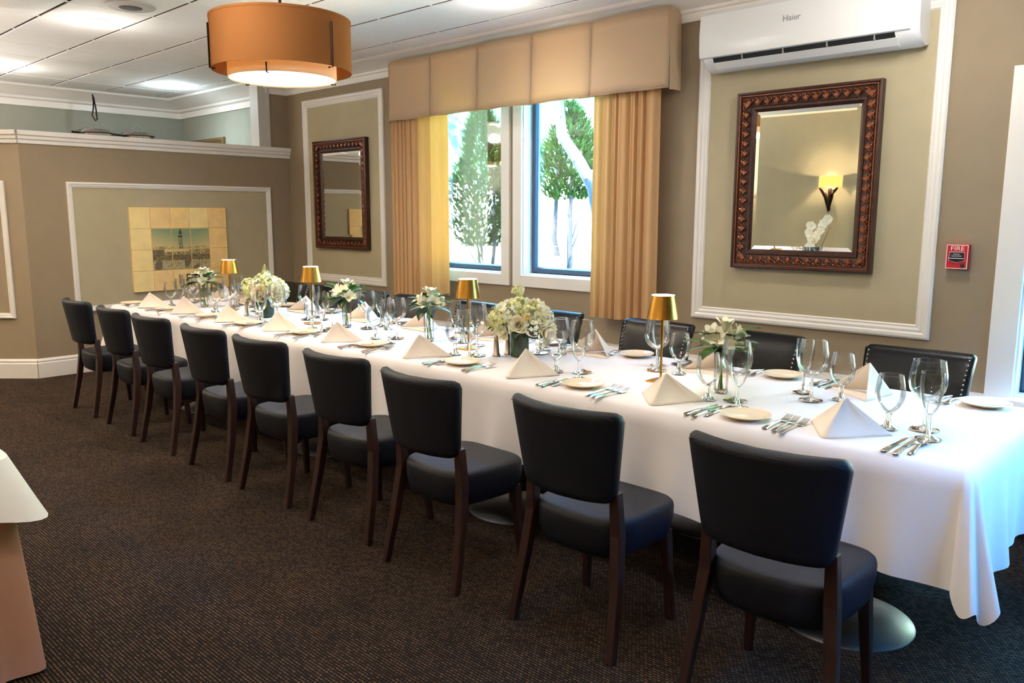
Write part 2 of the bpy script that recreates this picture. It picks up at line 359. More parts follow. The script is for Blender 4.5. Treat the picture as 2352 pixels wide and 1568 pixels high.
# ------------------------------------------------------------------ ceiling fixtures
rim = MB().lathe([(.10, 3.0445), (.10, 3.039), (.085, 3.037), (.082, 3.05)], 28).mesh('rim', M['grid'], True)
ldm = MB().lathe([(.084, 3.043), (.083, 3.036), (.06, 3.03), (.0001, 3.028)], 28).mesh('lens', M['led'])
lcm = ldm.copy(); lcm.materials.clear(); lcm.materials.append(M['ledcool'])
def downlight(x, y, label, cool=False, w=1.0, gz=2.8, glow=.4):
    t = thing('recessed_light', label, 'ceiling light', (x, y, 0), 0, 'recessed ceiling lights')
    link('rim', rim, t); link('lens', lcm if cool else ldm, t)
    col = (.72, .9, 1.0) if cool else WARM
    d = bpy.data.lights.new('downlight_beam', 'SPOT'); d.energy = DOWN_W*w*.6; d.color = col; d.spot_size = math.radians(165); d.spot_blend = 1.0; d.shadow_soft_size = .06
    link('beam_light', d, t, (0, 0, 3.0))
    d = bpy.data.lights.new('downlight_glow', 'POINT'); d.energy = DOWN_W*w*glow; d.color = col; d.shadow_soft_size = .08
    link('glow_light', d, t, (0, 0, gz))
downlight(-6.9, 2.602, 'lit recessed ceiling light next to the round speaker grille', False, 1.3, 2.8, .05)
downlight(-9.637, 2.659, 'lit recessed ceiling light at the left edge above the angled partition', False, 1.3, 2.95, .12)
downlight(-9.642, 4.437, 'bluish white recessed ceiling light above the far sage wall', True, .9, 2.95, .15)
downlight(-4.158, 4.293, 'lit recessed ceiling light at the top edge above the valance', False, .6, 2.8, .08)
for x, y, w, wh in ((-1.4, 4.29, .5, 'above the air conditioner end'), (-1.4, 2.2, .38, 'above the nearest aisle chairs'), (-4.158, 1.9, .4, 'above the middle aisle chairs'),
                    (-1.4, .6, .3, 'closest to the camera'), (-3.0, .3, .25, 'above the rose cloth table'), (-6.9, .6, .5, 'above the carpet at left'), (-9.64, .9, .8, 'above the angled partition end')):
    downlight(x, y, 'added recessed ceiling light outside the picture, '+wh, False, w)  # extra downlights added out of view to fill the room
for x, y, wh in ((-8.5, -.8, 'nearer the rose cloth table'), (-10.3, -.1, 'behind the angled partition')):
    t = thing('added_uplight', 'added floor uplight out of view to brighten the ceiling, '+wh, 'floor lamp', (x, y, 0), 0, 'added fill uplights')  # floor uplights added out of view to brighten the ceiling
    part('base', MB().lathe([(.14, 0), (.14, .015), (.02, .04), (.012, .06)], 24, cap=True), M['bronze'], t, True)
    part('pole', MB().tube([(0, 0, .05), (0, 0, 1.68)], .012, 10), M['bronze'], t, True)
    part('bowl', MB().lathe([(.02, 1.66), (.1, 1.69), (.16, 1.74), (.155, 1.745), (.09, 1.70), (.001, 1.68)], 28), M['bronze'], t, True)
    d = bpy.data.lights.new('uplight', 'SPOT'); d.energy = 210 if x > -9 else 150; d.color = (1.0, .93, .86); d.spot_size = math.radians(165); d.spot_blend = .4; d.shadow_soft_size = .08
    link('up_light', d, t, (0, 0, 1.76), (PI, 0, 0))
t = thing('ceiling_speaker', 'round beige speaker grille set in the ceiling tiles', 'speaker', (-6.226, 2.592, 0))
part('rim', MB().lathe([(.17, 3.0449), (.17, 3.036), (.15, 3.03), (.14, 3.034)], 32), M['vent'], t, True)
part('grille', MB().lathe([(.14, 3.034), (.08, 3.028), (.0001, 3.027)], 32), M['vent'], t, True)
part('cone', MB().lathe([(.08, 3.0275), (.075, 3.0255), (.0001, 3.0255)], 24), M['gap'], t, True)

# pendant
def pendant(x, y, label, bulb=60):
    t = thing('pendant_lamp', label, 'pendant lamp', (x, y, 0), 0, 'drum pendant lamps')
    def ring(r, z0, z1, th=.004, n=64): return MB().lathe([(r, z0), (r, z1), (r-th, z1), (r-th, z0), (r, z0)], n)
    part('outer_shade', ring(.4185, 2.418, 2.722), M['shade'], t, 40)
    s2 = part('inner_shade', ring(.325, 2.372, 2.66), M['drum'], t, 40)
    part('diffuser', MB().lathe([(.0001, 2.378), (.319, 2.378), (.319, 2.382), (.0001, 2.382)], 64), M['glow'], s2)
    part('top_hem', ring(.4205, 2.709, 2.7245, .007), M['shade'], t, 40)
    part('rod', MB().tube([(0, 0, 2.6), (0, 0, ZC)], .009, 8).lathe([(.065, ZC), (.065, ZC-.02), (.05, ZC-.026), (.001, ZC-.026)], 24), M['bronze'], t, True)
    part('spider', MB().box(-.416, .416, -.006, .006, 2.652, 2.66).box(-.006, .006, -.416, .416, 2.652, 2.66), M['bronze'], t)
    for a in (-109.5, 10.5, 130.5):
        c, s = math.cos(math.radians(a)), math.sin(math.radians(a))
        p = lambda r, z: (r*c, r*s, z)
        part('bracket', MB().tube([p(.426, 2.665), p(.426, 2.41), p(.395, 2.41)], .006, 6), M['bronze'], t)
    for a in (-47.5, 72.5, 192.5):
        c, s = math.cos(math.radians(a)), math.sin(math.radians(a))
        part('bracket', MB().tube([p(.329, 2.42), p(.329, 2.366), p(.302, 2.366)], .005, 6), M['bronze'], t)
    d = bpy.data.lights.new('pendant_bulb', 'POINT'); d.energy = bulb; d.color = (1.0, .82, .6); d.shadow_soft_size = .06
    link('bulb_light', d, t, (0, 0, 2.56))
    d = bpy.data.lights.new('pendant_down', 'AREA'); d.shape = 'DISK'; d.size = .6; d.energy = 9; d.color = (1.0, .80, .56)
    link('down_light', d, t, (0, 0, 2.364))
pendant(-4.565, 2.8, 'tan double drum pendant lamp hanging from a thin rod', 13)
for x, y, wh in ((-7.2, .7, 'over the aisle carpet'), (-9.9, 1.0, 'behind the angled partition')):
    pendant(x, y, 'added tan double drum pendant lamp outside the picture, '+wh)  # more pendants added out of view for light on the ceiling

# ------------------------------------------------------------------ air conditioner
t = thing('air_conditioner', 'white wall air conditioner above the large mirror', 'air conditioner')
ax0, ax1 = -2.97, -1.585
prof = [(0, 2.53), (.06, 2.515), (.13, 2.535), (.19, 2.585), (.205, 2.64), (.21, 2.75), (.2, 2.86), (.175, 2.895), (.1, 2.905), (0, 2.905)]
def acs(x, k): return [(x, YW-h*k[0], 2.71+(z-2.71)*k[1]) for h, z in prof]
part('housing', MB().loft([acs(ax0, (.9, .96)), acs(ax0+.02, (1, 1)), acs(ax1-.02, (1, 1)), acs(ax1, (.9, .96))]), M['plastic'], t, 35)
fp = [(.19, 2.592), (.209, 2.6), (.216, 2.65), (.219, 2.75), (.209, 2.87), (.18, 2.9)]
part('front_panel', MB().loft([[(x, YW-h, z) for h, z in fp]+[(x, YW-.17, 2.9), (x, YW-.17, 2.592)] for x in (ax0-.004, ax1-.045)]), M['plastic'], t, 35)
part('outlet_slot', MB().loft([[(x, YW-.16, 2.594), (x, YW-.196, 2.594), (x, YW-.176, 2.562), (x, YW-.15, 2.562)] for x in (ax0+.09, ax1-.13)]), M['dark'], t)
part('louver', MB().loft([[(x, YW-.182, 2.563), (x, YW-.14, 2.526), (x, YW-.11, 2.517), (x, YW-.11, 2.525), (x, YW-.13, 2.54), (x, YW-.174, 2.569)] for x in (ax0+.09, ax1-.12)]), M['plastic'], t)
for k in range(4): part('vane', MB().box(ax0+.3+k*.28, ax0+.306+k*.28, YW-.199, YW-.16, 2.566, 2.596), M['grey'], t)
link('lettering', text_mesh('Haier', .052, M['grey']), t, (-2.33, YW-.2195, 2.765), (PI/2-.02, 0, 0))

# ------------------------------------------------------------------ mirrors
def carved_leaf():
    mb = MB()
    for s in (-1, 1):
        pts = []; rad = []
        for k in range(9):
            a = k/8*1.5*PI; r = .017*(1-k/11)
            pts.append((s*(.014-r*math.cos(a)*.9), -.004, .002+r*math.sin(a)+.004*k/8)); rad.append(.0048*(1-k/14))
        mb.tube(pts, rad, 5)
    for a in (-.7, -.35, 0, .35, .7):
        mb.tube([(0, -.003, -.022), (.018*math.sin(a), -.006, -.022+.022*math.cos(a)), (.034*math.sin(a), -.003, -.022+.036*math.cos(a))], [.002, .005, .0012], 5)
    return mb.mesh('carved_leaf', M['fleaf'], True)
LEAF = carved_leaf()
def mirror(x0, x1, z0, z1, label):
    t = thing('wall_mirror', label, 'mirror')
    fw = .132
    fn = lambda a, b, h: (a, YW-.003-h, b)
    part('frame', rect_sweep([(0, 0), (0, .052), (.012, .056), (.022, .05), (.03, .036), (.06, .03), (.092, .022), (.098, .028), (.112, .028), (fw, .012), (fw, 0)], x0, x1, z0, z1, fn), M['frame'], t, 30)
    part('bead', rect_sweep([(.022, .05), (.022, .053), (.028, .053), (.028, .04)], x0, x1, z0, z1, fn), M['fleaf'], t)
    w, h = x1-x0, z1-z0
    for side, L in ((0, w), (1, h), (2, w), (3, h)):
        n = int((L-.1)/.062)
        for k in range(n):
            d = .05+(L-.1)*(k+.5)/n; i = .062
            if side == 0: loc, ry = (x0+d, z0+i), PI
            elif side == 2: loc, ry = (x0+d, z1-i), 0
            elif side == 1: loc, ry = (x1-i, z0+d), PI/2
            else: loc, ry = (x0+i, z0+d), -PI/2
            link('carved_leaf', LEAF, t, (loc[0], YW-.038, loc[1]), (0, ry, 0), (1.2, 1.5, 1.15))
    g0 = fw-.004
    part('bevelled_glass', rect_sweep([(g0, .012), (g0+.028, .0152)], x0, x1, z0, z1, fn), M['mirror'], t)
    part('mirror_glass', MB().add([fn(x0+g0+.028, z0+g0+.028, .0152), fn(x1-g0-.028, z0+g0+.028, .0152), fn(x1-g0-.028, z1-g0-.028, .0152), fn(x0+g0+.028, z1-g0-.028, .0152)], [(0, 1, 2, 3)]), M['mirror'], t)
mirror(-7.915, -6.95, 1.18, 2.348, 'dark carved framed mirror on the wall nearest the partition')
mirror(-2.76, -1.808, 1.19, 2.367, 'large carved brown framed mirror below the air conditioner')

# ------------------------------------------------------------------ fire alarm
t = thing('fire_alarm', 'red fire alarm pull station with white lettering on the taupe wall', 'fire alarm', (-1.328, YW, 1.315))
part('case', MB().box(-.06, .06, -.045, 0, -.072, .072), M['red'], t, bevel=.005)
part('white_border', rect_sweep([(0, 0), (0, .0015), (.0035, .0015), (.0035, 0)], -.057, .057, -.069, .069, lambda a, b, h: (a, -.045-h, b)), M['wprint'], t)
part('handle', MB().loft([[(-.036, -.045-h, .024), (.036, -.045-h, .024), (.04, -.045-h, -.02), (.0, -.045-h, -.03), (-.04, -.045-h, -.02)] for h in (0, .012)]), M['navy'], t, bevel=.002)
part('handle_border', MB().tube([(-.038, -.047, .027), (.038, -.047, .027), (.043, -.047, -.022), (0, -.047, -.034), (-.043, -.047, -.022), (-.038, -.047, .027)], .0016, 5), M['wprint'], t)
part('handle_bar', MB().tube([(-.041, -.059, -.009), (.041, -.059, -.009)], .0018, 5), M['wprint'], t)
link('lettering', text_mesh('FIRE', .036, M['wprint']), t, (0, -.0455, .047), (PI/2, 0, 0), (1.12, 1, 1))
link('lettering', text_mesh('PUSH IN', .009, M['wprint']), t, (0, -.0575, .014), (PI/2, 0, 0))
link('lettering', text_mesh('PULL DOWN', .009, M['wprint']), t, (0, -.0575, .004), (PI/2, 0, 0))
part('lock', MB().lathe([(.012, 0), (.012, .004), (.001, .004)], 16), M['navy'], t, loc=(.033, -.045, -.052), rot=(PI/2, 0, 0))

# ------------------------------------------------------------------ curtains and valance
def curtain(x0, x1, z0, z1, n, seed, m, y0=5.1, amp=.03):
    rn = random.Random(seed); ph = [rn.uniform(-.5, .5) for _ in range(n+2)]; am = [rn.uniform(.6, 1.2) for _ in range(n+2)]
    def fn(u, v):
        k = u*n; i = int(k); p = k+ph[i]*(1-(k-i))*.5+ph[i+1]*(k-i)*.5
        a = am[i]*(1-(k-i))+am[i+1]*(k-i)
        fl_ = .8+.3*(1-v)
        return (x0+(x1-x0)*(u+.012*(u-.5)*(1-v)*2), y0-amp*a*math.sin(2*PI*p)*fl_-.012*math.sin(4*PI*p+1), z0+(z1-z0)*v)
    return MB().sheet(n*12, 8, fn)
t = thing('curtain', 'tan pleated curtain with pale yellow lining left of the windows', 'curtain')
part('pleated_panel', curtain(-6.38, -6.02, .76, 2.62, 6, 3, M['curtain'], 5.09, .028), M['curtain'], t, True)
part('lining', curtain(-6.05, -5.6, .80, 2.62, 2, 5, M['lining'], 5.13, .022), M['lining'], t, True)
part('hem_edge', MB().box(-6.045, -6.03, 5.07, 5.09, .80, 1.05), M['curtain'], t)
t = thing('curtain', 'tan pleated curtain hanging right of the windows', 'curtain')
part('pleated_panel', curtain(-3.90, -3.33, .752, 2.62, 7, 9, M['curtain'], 5.09, .032), M['curtain'], t, True)
t = thing('valance', 'cream box pleated valance across the top of both windows', 'valance')
vx = [-6.375, -5.775, -5.165, -4.54, -3.925, -3.235]
for k in range(5):
    a, b = vx[k], vx[k+1]
    def fn(u, v):
        e = abs(2*u-1)**6
        return (a+(b-a)*u+(.012*(u-.5)*(1-v)), 5.05-.012*(1-v)-.010*math.sin(PI*u)+.018*e, 2.44+.55*v+.004*math.sin(9*u+k)*(1-v))
    o = part('valance_panel', MB().sheet(24, 8, fn), M['valance'], t, True)
    o.modifiers.new('solid', 'SOLIDIFY').thickness = .003
    if k: part('pleat', MB().box(a-.05, a+.05, 5.066, 5.069, 2.445, 2.98), M['valance'], t)
    part('hem', MB().box(a+.012, b-.012, 5.03, 5.0375, 2.442, 2.446), M['valance'], t)
for x, s in ((vx[0], -1), (vx[-1], 1)):
    part('side_return', MB().sheet(4, 6, lambda u, v: (x+s*(.012*(1-v)+.02*math.sin(PI*u)*(1-v)), 5.06+(YW-.03-5.06)*u, 2.43+.56*v)), M['valance'], t, True)
part('mount_board', MB().box(vx[0]+.01, vx[-1]-.01, 5.07, YW-.03, 2.955, 2.975), M['white'], t)
part('curtain_rod', MB().tube([(vx[0]+.03, 5.1, 2.62), (vx[-1]-.03, 5.1, 2.62)], .008, 8), M['white'], t)

# ------------------------------------------------------------------ tile mural
def harbour(u, v, rn):
    sky = Vector(lin((132, 152, 112))); low = Vector(lin((212, 190, 128))); dark = Vector(lin((58, 50, 34))); mid = Vector(lin((170, 146, 92))); wat = Vector(lin((186, 174, 132)))
    if v > .5:
        c = sky.lerp(low, max(0, min(1, (.95-v)/.42+.25*math.sin(5*u+2))))
        if abs(u-.49) < .035 and v < .86 and (rn.random() < .75): c = Vector(lin((120, 112, 78)))
        if abs(u-.49) < .028*(1-(v-.86)/.14)+.004 and v >= .86: c = dark
        if abs(u-.49) < .04 and .78 < v < .82: c = dark
        if v < .56 and (.12 < u < .2 or rn.random() < .25): c = c.lerp(dark, .6)
        return c
    if v > .36:
        c = mid.lerp(low, .5*(math.sin(38*u) > 0))
        if rn.random() < .4 or u < .2: c = c.lerp(dark, .7)
        if .2 < u < .62 and .44 < v < .5: c = low
        return c
    if v > .24: return dark.lerp(mid, rn.random()*.7)
    c = wat.lerp(mid, rn.random()*.6)
    if math.sin(11*u+6*v)+.6*math.sin(27*u-9*v) > .75 or rn.random() < .18: c = dark.lerp(c, .25)
    return c
t = thing('tile_mural', 'mural of yellow wooden blocks around a harbour picture', 'wall art')
ym0, ym1, zm0, zm1 = 3.362, 4.402, .757, 1.622; dy, dz = (ym1-ym0)/5, (zm1-zm0)/4
ybm = [mat('yellow_block_%d' % k, c, .55, var=.07, vscale=9, bump=.25, bscale=60) for k, c in enumerate(((252, 222, 150), (250, 212, 136), (248, 208, 138)))]
for i in range(5):
    for j in range(4):
        yy, zz = ym0+i*dy, zm0+j*dz; dp = .028+random.uniform(-.002, .002)
        mb = MB().loft([[(XP+.001+h, yy+g, zz+g), (XP+.001+h, yy+dy-g, zz+g), (XP+.001+h, yy+dy-g, zz+dz-g), (XP+.001+h, yy+g, zz+dz-g)] for h, g in ((0, .001), (dp-.003, .001), (dp, .0028))])
        o = part('tile', mb, ybm[(i*2+j*3) % 3], t)
        if 1 <= i <= 3 and 1 <= j <= 2:
            rn = random.Random(i*10+j); N = 26; g = .004
            pm = MB().sheet(N, N, lambda a, b: (XP+.0025+dp, yy+g+(dy-2*g)*a, zz+g+(dz-2*g)*b))
            me = pm.mesh('picture_print', M['print']); at = me.color_attributes.new('print', 'FLOAT_COLOR', 'CORNER')
            for pl in me.polygons:
                c = pl.center; col = harbour((c.y-ym0-dy)/(3*dy), (c.z-zm0-dz)/(2*dz), rn)
                for li in pl.loop_indices: at.data[li].color = (*col, 1)
            link('picture_print', me, o)

# ------------------------------------------------------------------ tables and cloths
TY0, TY1, TZ = 2.745, 3.85, .76
TX = [-.6, -2.4, -4.1, -5.78, -7.45]
ordn = ['first', 'second', 'third', 'fourth', 'fifth', 'sixth', 'seventh', 'eighth', 'ninth']
tb = None
for k in range(4):
    x1, x0 = TX[k], TX[k+1]
    lab = 'banquet table on disc pedestals under %s cloth from right end' % ordn[k]
    t = thing('banquet_table', lab, 'table', ((x0+x1)/2, (TY0+TY1)/2, 0), 0, 'banquet tables in a row')
    hl = (x1-x0)/2-.035
    part('tabletop', MB().box(-hl, hl, -.515, .515, TZ-.035, TZ-.006), M['wood'], t)
    for px, py in ((.44, -.27), (-.44, .27)):
        if True:
            part('pedestal', MB().lathe([(.035, .03), (.035, TZ-.035)], 16), M['dark'], t, True, (px, py, 0))
            part('disc_base', MB().lathe([(.0001, .034), (.04, .034), (.14, .026), (.235, .012), (.25, .005), (.25, 0), (.0001, 0)], 40), M['disc'], t, True, (px, py, 0))
def drape(x, rn):  # front fold offset along the table
    return .014*math.sin(x*7.3+rn)+.011*math.sin(x*15+1.7*rn)+.007*math.sin(x*29+rn)
def cloth_mesh(x0, x1, endl, endr, seed, lift):
    mb = MB(); DR = .372; R = .022; I = .03
    QS = (1.0, .9, .78, .64, .5, .38, .26, .15, .06)
    # hanging profile measured outwards from the inset line: (out, z)
    def prof(extra, wob, dl):
        P = [(I+.008+lift+.022*q+(wob+extra*q**.1)*q, TZ+lift-R-DR*(1+dl)*q) for q in QS]
        P += [(I-.004+.012-.036*a, TZ+lift-R*(1-a)**1.7) for a in (.25, .55, .85)]
        return P+[(0, TZ+lift)]
    xa, xb = x0+(I if endl else 0), x1-(I if endr else 0)
    nx = int((xb-xa)/.035)
    def fade(x):
        f = 1.0
        if endl: f *= min(1, max(0, (x-xa)/.3))
        if endr: f *= min(1, max(0, (xb-x)/.3))
        return f*f*(3-2*f)
    loops = []
    for i in range(nx+1):
        x = xa+(xb-xa)*i/nx; f = fade(x)
        fr = [(x, TY0+I-o, z) for o, z in prof(0, drape(x, seed)*1.3*f, .03*math.sin(x*4+seed)*f)]
        bk = [(x, TY1-I+o, z) for o, z in prof(0, drape(x, seed+1)*1.3*f, .03*math.sin(x*4+seed)*f)]
        top = [(x, TY0+I+(TY1-TY0-2*I)*j/8, TZ+lift) for j in range(1, 8)]
        loops.append(fr+top+list(reversed(bk)))
    mb.loft(loops, cap=False, close=False)
    for flag, xe, s in ((endl, x0, -1), (endr, x1, 1)):
        if not flag: continue
        cx = xe-s*I; lp = []
        for i in range(37):
            y = TY0+I+(TY1-TY0-2*I)*i/36; f = min(1, min(i, 36-i)/8)
            lp.append([(cx+s*o, y, z) for o, z in prof(0, (.018*math.sin(y*13)+.012*math.sin(y*29+1))*f, 0)])
        mb.loft(lp, cap=False, close=False)
        for cy, sy in ((TY0+I, -1), (TY1-I, 1)):
            lp = []
            for i in range(33):
                u = i/32; ph = u*PI/2; w = math.sin(PI*u)
                ex = .105*w**.9+.03*math.sin(3*PI*u)*w+.012*math.sin(7*PI*u)*w; dl = .13*w*(1+.5*math.cos(6*PI*u+2.4))
                lp.append([(cx+s*math.sin(ph)*o, cy+sy*math.cos(ph)*o, z) for o, z in prof(ex, 0, dl)])
            mb.loft(lp, cap=False, close=False)
    return mb
for k in range(4):
    o = part('tablecloth', cloth_mesh(TX[k+1]-(0.02 if k < 3 else 0), TX[k], k == 3, k == 0, k*2.1, .0015*(4-k)), M['linen'], None, 60)
    weld(o)
    tag(o, 'white tablecloth draped over the banquet table, %s from right end' % ordn[k], 'tablecloth', 'white tablecloths on the long table')
TT = TZ+.0075

# ------------------------------------------------------------------ aisle side chairs
def leg(path, w):
    loops = []
    for (x, y, z), h in zip(path, w):
        loops.append([(x-h, y-h, z), (x+h, y-h, z), (x+h, y+h, z), (x-h, y+h, z)])
    return MB().loft(loops)
def aisle_chair():
    t = thing('dining_chair', '', 'chair', (0, 0, 0), 0, 'black dining chairs along the aisle side')
    zs = [0, .004, .012, .03, .06, .12, .18, .24, .28, .305, .325, .335, .338]
    L = []
    for z in zs:
        v = z/.338; hw = .203+.049*v; rc = .04
        e = min(z, .338-z)
        if e < rc: hw -= (rc-math.sqrt(max(0, rc*rc-(rc-e)**2)))*.9
        ht = .030
        if e < .014: ht *= math.sqrt(max(.05, 1-(1-e/.014)**2))
        L.append(superloop(hw, ht, 5, .56+z, 40, fx=lambda x, y, zz: (x, y+.004-.058*v+1.2*x*x, zz)))
    part('backrest', MB().loft(L), M['black'], t, 55)
    part('seam', MB().tube([(x, -.0055-.0545*.94+.004+1.2*x*x-.0245, .883-.03*max(0, abs(x)/.245-.9)*5) for x in [-.232+.464*k/20 for k in range(21)]], .0022, 5), M['black'], t, True)
    L = []
    for z, k in ((.335, .86), (.345, .93), (.38, .97), (.43, 1.0), (.462, 1.0), (.476, .985), (.484, .95), (.488, .86), (.490, .6), (.4905, .2)):
        L.append(superloop(.218*k, .205*k, 4.5, z, 44, fx=lambda x, y, zz: (x*(1+.28*y), y+.262-.02*(1-(x/.22)**2)*(y < -.1), zz)))
    part('seat', MB().loft(L), M['black'], t, 60)
    for s in (-1, 1):
        part('leg', leg([(s*.236, .0, 0), (s*.218, .05, .25), (s*.2, .075, .44), (s*.194, .068, .60)], (.016, .019, .021, .018)), M['wood'], t, bevel=.004)
        part('leg', leg([(s*.208, .425, 0), (s*.186, .40, .37)], (.014, .02)), M['wood'], t, bevel=.004)
    return t
ch = aisle_chair()
cxs = [(-1.01, 2.14), (-1.765, 2.14), (-2.545, 2.13), (-3.22, 2.18), (-3.925, 2.18), (-4.57, 2.18), (-5.315, 2.19), (-5.985, 2.21), (-6.715, 2.22)]
for i, (x, y) in enumerate(cxs):
    lab = 'black upholstered dining chair on the aisle side, %s from right end' % ordn[i]
    rz = random.uniform(-.03, .03)
    if i == 0: ch.location = (x, y, 0); ch.rotation_euler.z = .02; ch['label'] = lab
    else: clone(ch, (x, y, 0), rz, lab)

# wall side chairs with nailheads
def wall_chair():
    t = thing('nailhead_chair', '', 'chair', (0, 0, 0), 0, 'black nailhead chairs along the wall side')
    L = []; H0, H1 = .42, .872
    for z in (0, .004, .02, .06, .15, .25, .34, .40, .428, .442, .45, .452):
        v = z/.452; hw = .235+.03*v; e = min(z, .452-z); rc = .025
        if e < rc: hw -= (rc-math.sqrt(max(0, rc*rc-(rc-e)**2)))
        ht = .034+.008*math.sin(PI*v)
        if e < .02: ht *= math.sqrt(max(.06, 1-(1-e/.02)**2))
        L.append(superloop(hw, ht, 6, H0+z, 40, fx=lambda x, y, zz: (x, y+.0+.07*v+.05*v**4-.25*x*x*v, zz)))
    part('backrest', MB().loft(L), M['gloss'], t, 55)
    nb = MB()
    for s in (-1, 1):
        for k in range(17):
            v = .12+.82*k/16; hw = .235+.03*v; x = s*(hw-.022)
            nb.sphere((x, -.036-.006*math.sin(PI*v)+.07*v+.05*v**4-.25*x*x*v, H0+.452*v), .0052, 6, 4)
    part('nailhead_trim', nb, M['nail'], t, True)['kind'] = 'stuff'
    for s in (-1, 1):
        sb = MB().tube([(s*(.235+.03*v-.004), .0+.07*v+.05*v**4-.25*.06*v-.03, H0+.452*v) for v in (.05, .3, .6, .85, .97)], .004, 6)
        part('piping', sb, M['gloss'], t, True)
    L = []
    for z, k in ((.36, .9), (.37, .96), (.42, 1.0), (.46, 1.0), (.478, .97), (.484, .85), (.486, .3)):
        L.append(superloop(.245*k, .195*k, 5, z, 40, cy=-.205))
    part('seat', MB().loft(L), M['gloss'], t, 55)
    for s in (-1, 1):
        part('leg', leg([(s*.215, .05, 0), (s*.21, -.01, .4)], (.017, .021)), M['wood'], t, bevel=.003)
        part('leg', leg([(s*.205, -.37, 0), (s*.205, -.36, .38)], (.015, .022)), M['wood'], t, bevel=.003)
    return t
wc = wall_chair()
wxs = [-1.265, -2.13, -2.85, -3.72, -4.47, -5.27, -5.92, -6.62, -7.2]
for i, x in enumerate(wxs):
    lab = 'black leather nailhead chair on the window side, %s from right end' % ordn[i]
    if i == 0: wc.location = (x, 4.33, 0); wc['label'] = lab
    else: clone(wc, (x, 4.33+random.uniform(-.015, .015), 0), random.uniform(-.03, .03), lab)

# ------------------------------------------------------------------ tableware
def lathe_part(prof, m, n=28, sm=True): return MB().lathe(prof, n).mesh('glass', m, sm)
GOB = (lathe_part([(.008, .062), (.02, .068), (.036, .085), (.048, .108), (.053, .132), (.052, .155), (.047, .185), (.0425, .205)], M['glass']),
       lathe_part([(.0001, .066), (.010, .064), (.0115, .058), (.010, .045), (.011, .03), (.016, .015), (.03, .008), (.036, .004), (.036, .001), (.0001, .001)], M['clear']),
       lathe_part([(.0432, .2035), (.0432, .2055), (.0418, .2055), (.0418, .2035), (.0432, .2035)], M['clear']))
WIN = (lathe_part([(.005, .108), (.022, .114), (.045, .13), (.060, .152), (.0655, .178), (.064, .208), (.059, .238), (.0545, .262)], M['glass']),
       lathe_part([(.0001, .111), (.007, .109), (.0065, .095), (.0052, .07), (.0055, .04), (.009, .018), (.028, .008), (.05, .004), (.05, .001), (.0001, .001)], M['clear']),
       lathe_part([(.0552, .2605), (.0552, .2625), (.0538, .2625), (.0538, .2605), (.0552, .2605)], M['clear']))
FLU = (lathe_part([(.004, .088), (.014, .098), (.026, .118), (.035, .15), (.039, .185), (.0395, .215), (.0375, .242)], M['glass']),
       lathe_part([(.0001, .094), (.006, .092), (.0055, .075), (.0052, .045), (.008, .02), (.024, .009), (.044, .004), (.044, .001), (.0001, .001)], M['clear']),
       lathe_part([(.0381, .2405), (.0381, .2425), (.0368, .2425), (.0368, .2405), (.0381, .2405)], M['clear']))
def glass(kind, ms, x, y, label, grp, s=1.0):
    t = thing(kind, label, 'glass', (x, y, TT), random.uniform(0, 6), grp)
    t.scale = (s, s, s)
    link('bowl', ms[0], t); link('stem', ms[1], t); link('lip', ms[2], t)
PLATE = MB().lathe([(.0001, .001), (.05, .001), (.055, .004), (.085, .014), (.098, .019), (.0985, .021), (.096, .022), (.075, .014), (.062, .009), (.0001, .008)], 40).mesh('bread_plate', M['plate'], 40)
def strip(secs):  # (y, halfwidth, z, thick)
    return MB().loft([[(-w, y, z), (w, y, z), (w*.8, y, z+h), (-w*.8, y, z+h)] for y, w, z, h in secs])
def fork_mesh():
    mb = strip([(-.115, .006, .001, .0015), (-.11, .0105, .0015, .003), (-.07, .008, .004, .004), (-.02, .0042, .009, .0035), (.02, .004, .0075, .003), (.038, .011, .003, .0025), (.05, .0135, .0015, .002)])
    for k in range(4):
        x = -.0105+.007*k
        mb.loft([[(x-w, y, z), (x+w, y, z), (x+w, y, z+.002), (x-w, y, z+.002)] for y, w, z in ((.049, .0026, .0015), (.075, .002, .006), (.105, .0012, .016))])
    return mb.mesh('fork', M['steel'], 30)
def knife_mesh():
    return strip([(-.12, .006, .0005, .003), (-.115, .0105, .0005, .005), (-.06, .0075, .001, .006), (-.01, .0055, .001, .006), (.0, .0085, .001, .003), (.03, .0105, .001, .002), (.08, .0105, .001, .002), (.11, .007, .001, .002), (.12, .002, .001, .0015)]).mesh('knife', M['steel'], 30)
def spoon_mesh():
    mb = strip([(-.095, .006, .001, .0015), (-.09, .0095, .0015, .003), (-.05, .007, .004, .0035), (0, .004, .008, .003), (.03, .004, .007, .003), (.036, .008, .0055, .002)])
    L = []
    for k in range(6):
        r = k/5; L.append([(max(r, .03)*.022*math.cos(a), .062+max(r, .03)*.031*math.sin(a), .001+.0075*r*r) for a in [2*PI*j/20 for j in range(20)]])
    mb.loft(L, cap=False)
    mb.loft([[(q[0]*.97, .062+(q[1]-.062)*.97, q[2]+.0012) for q in l] for l in reversed(L)], cap=False)
    return mb.mesh('spoon', M['steel'], 50)
FORK, KNIFE, SPOON = fork_mesh(), knife_mesh(), spoon_mesh()
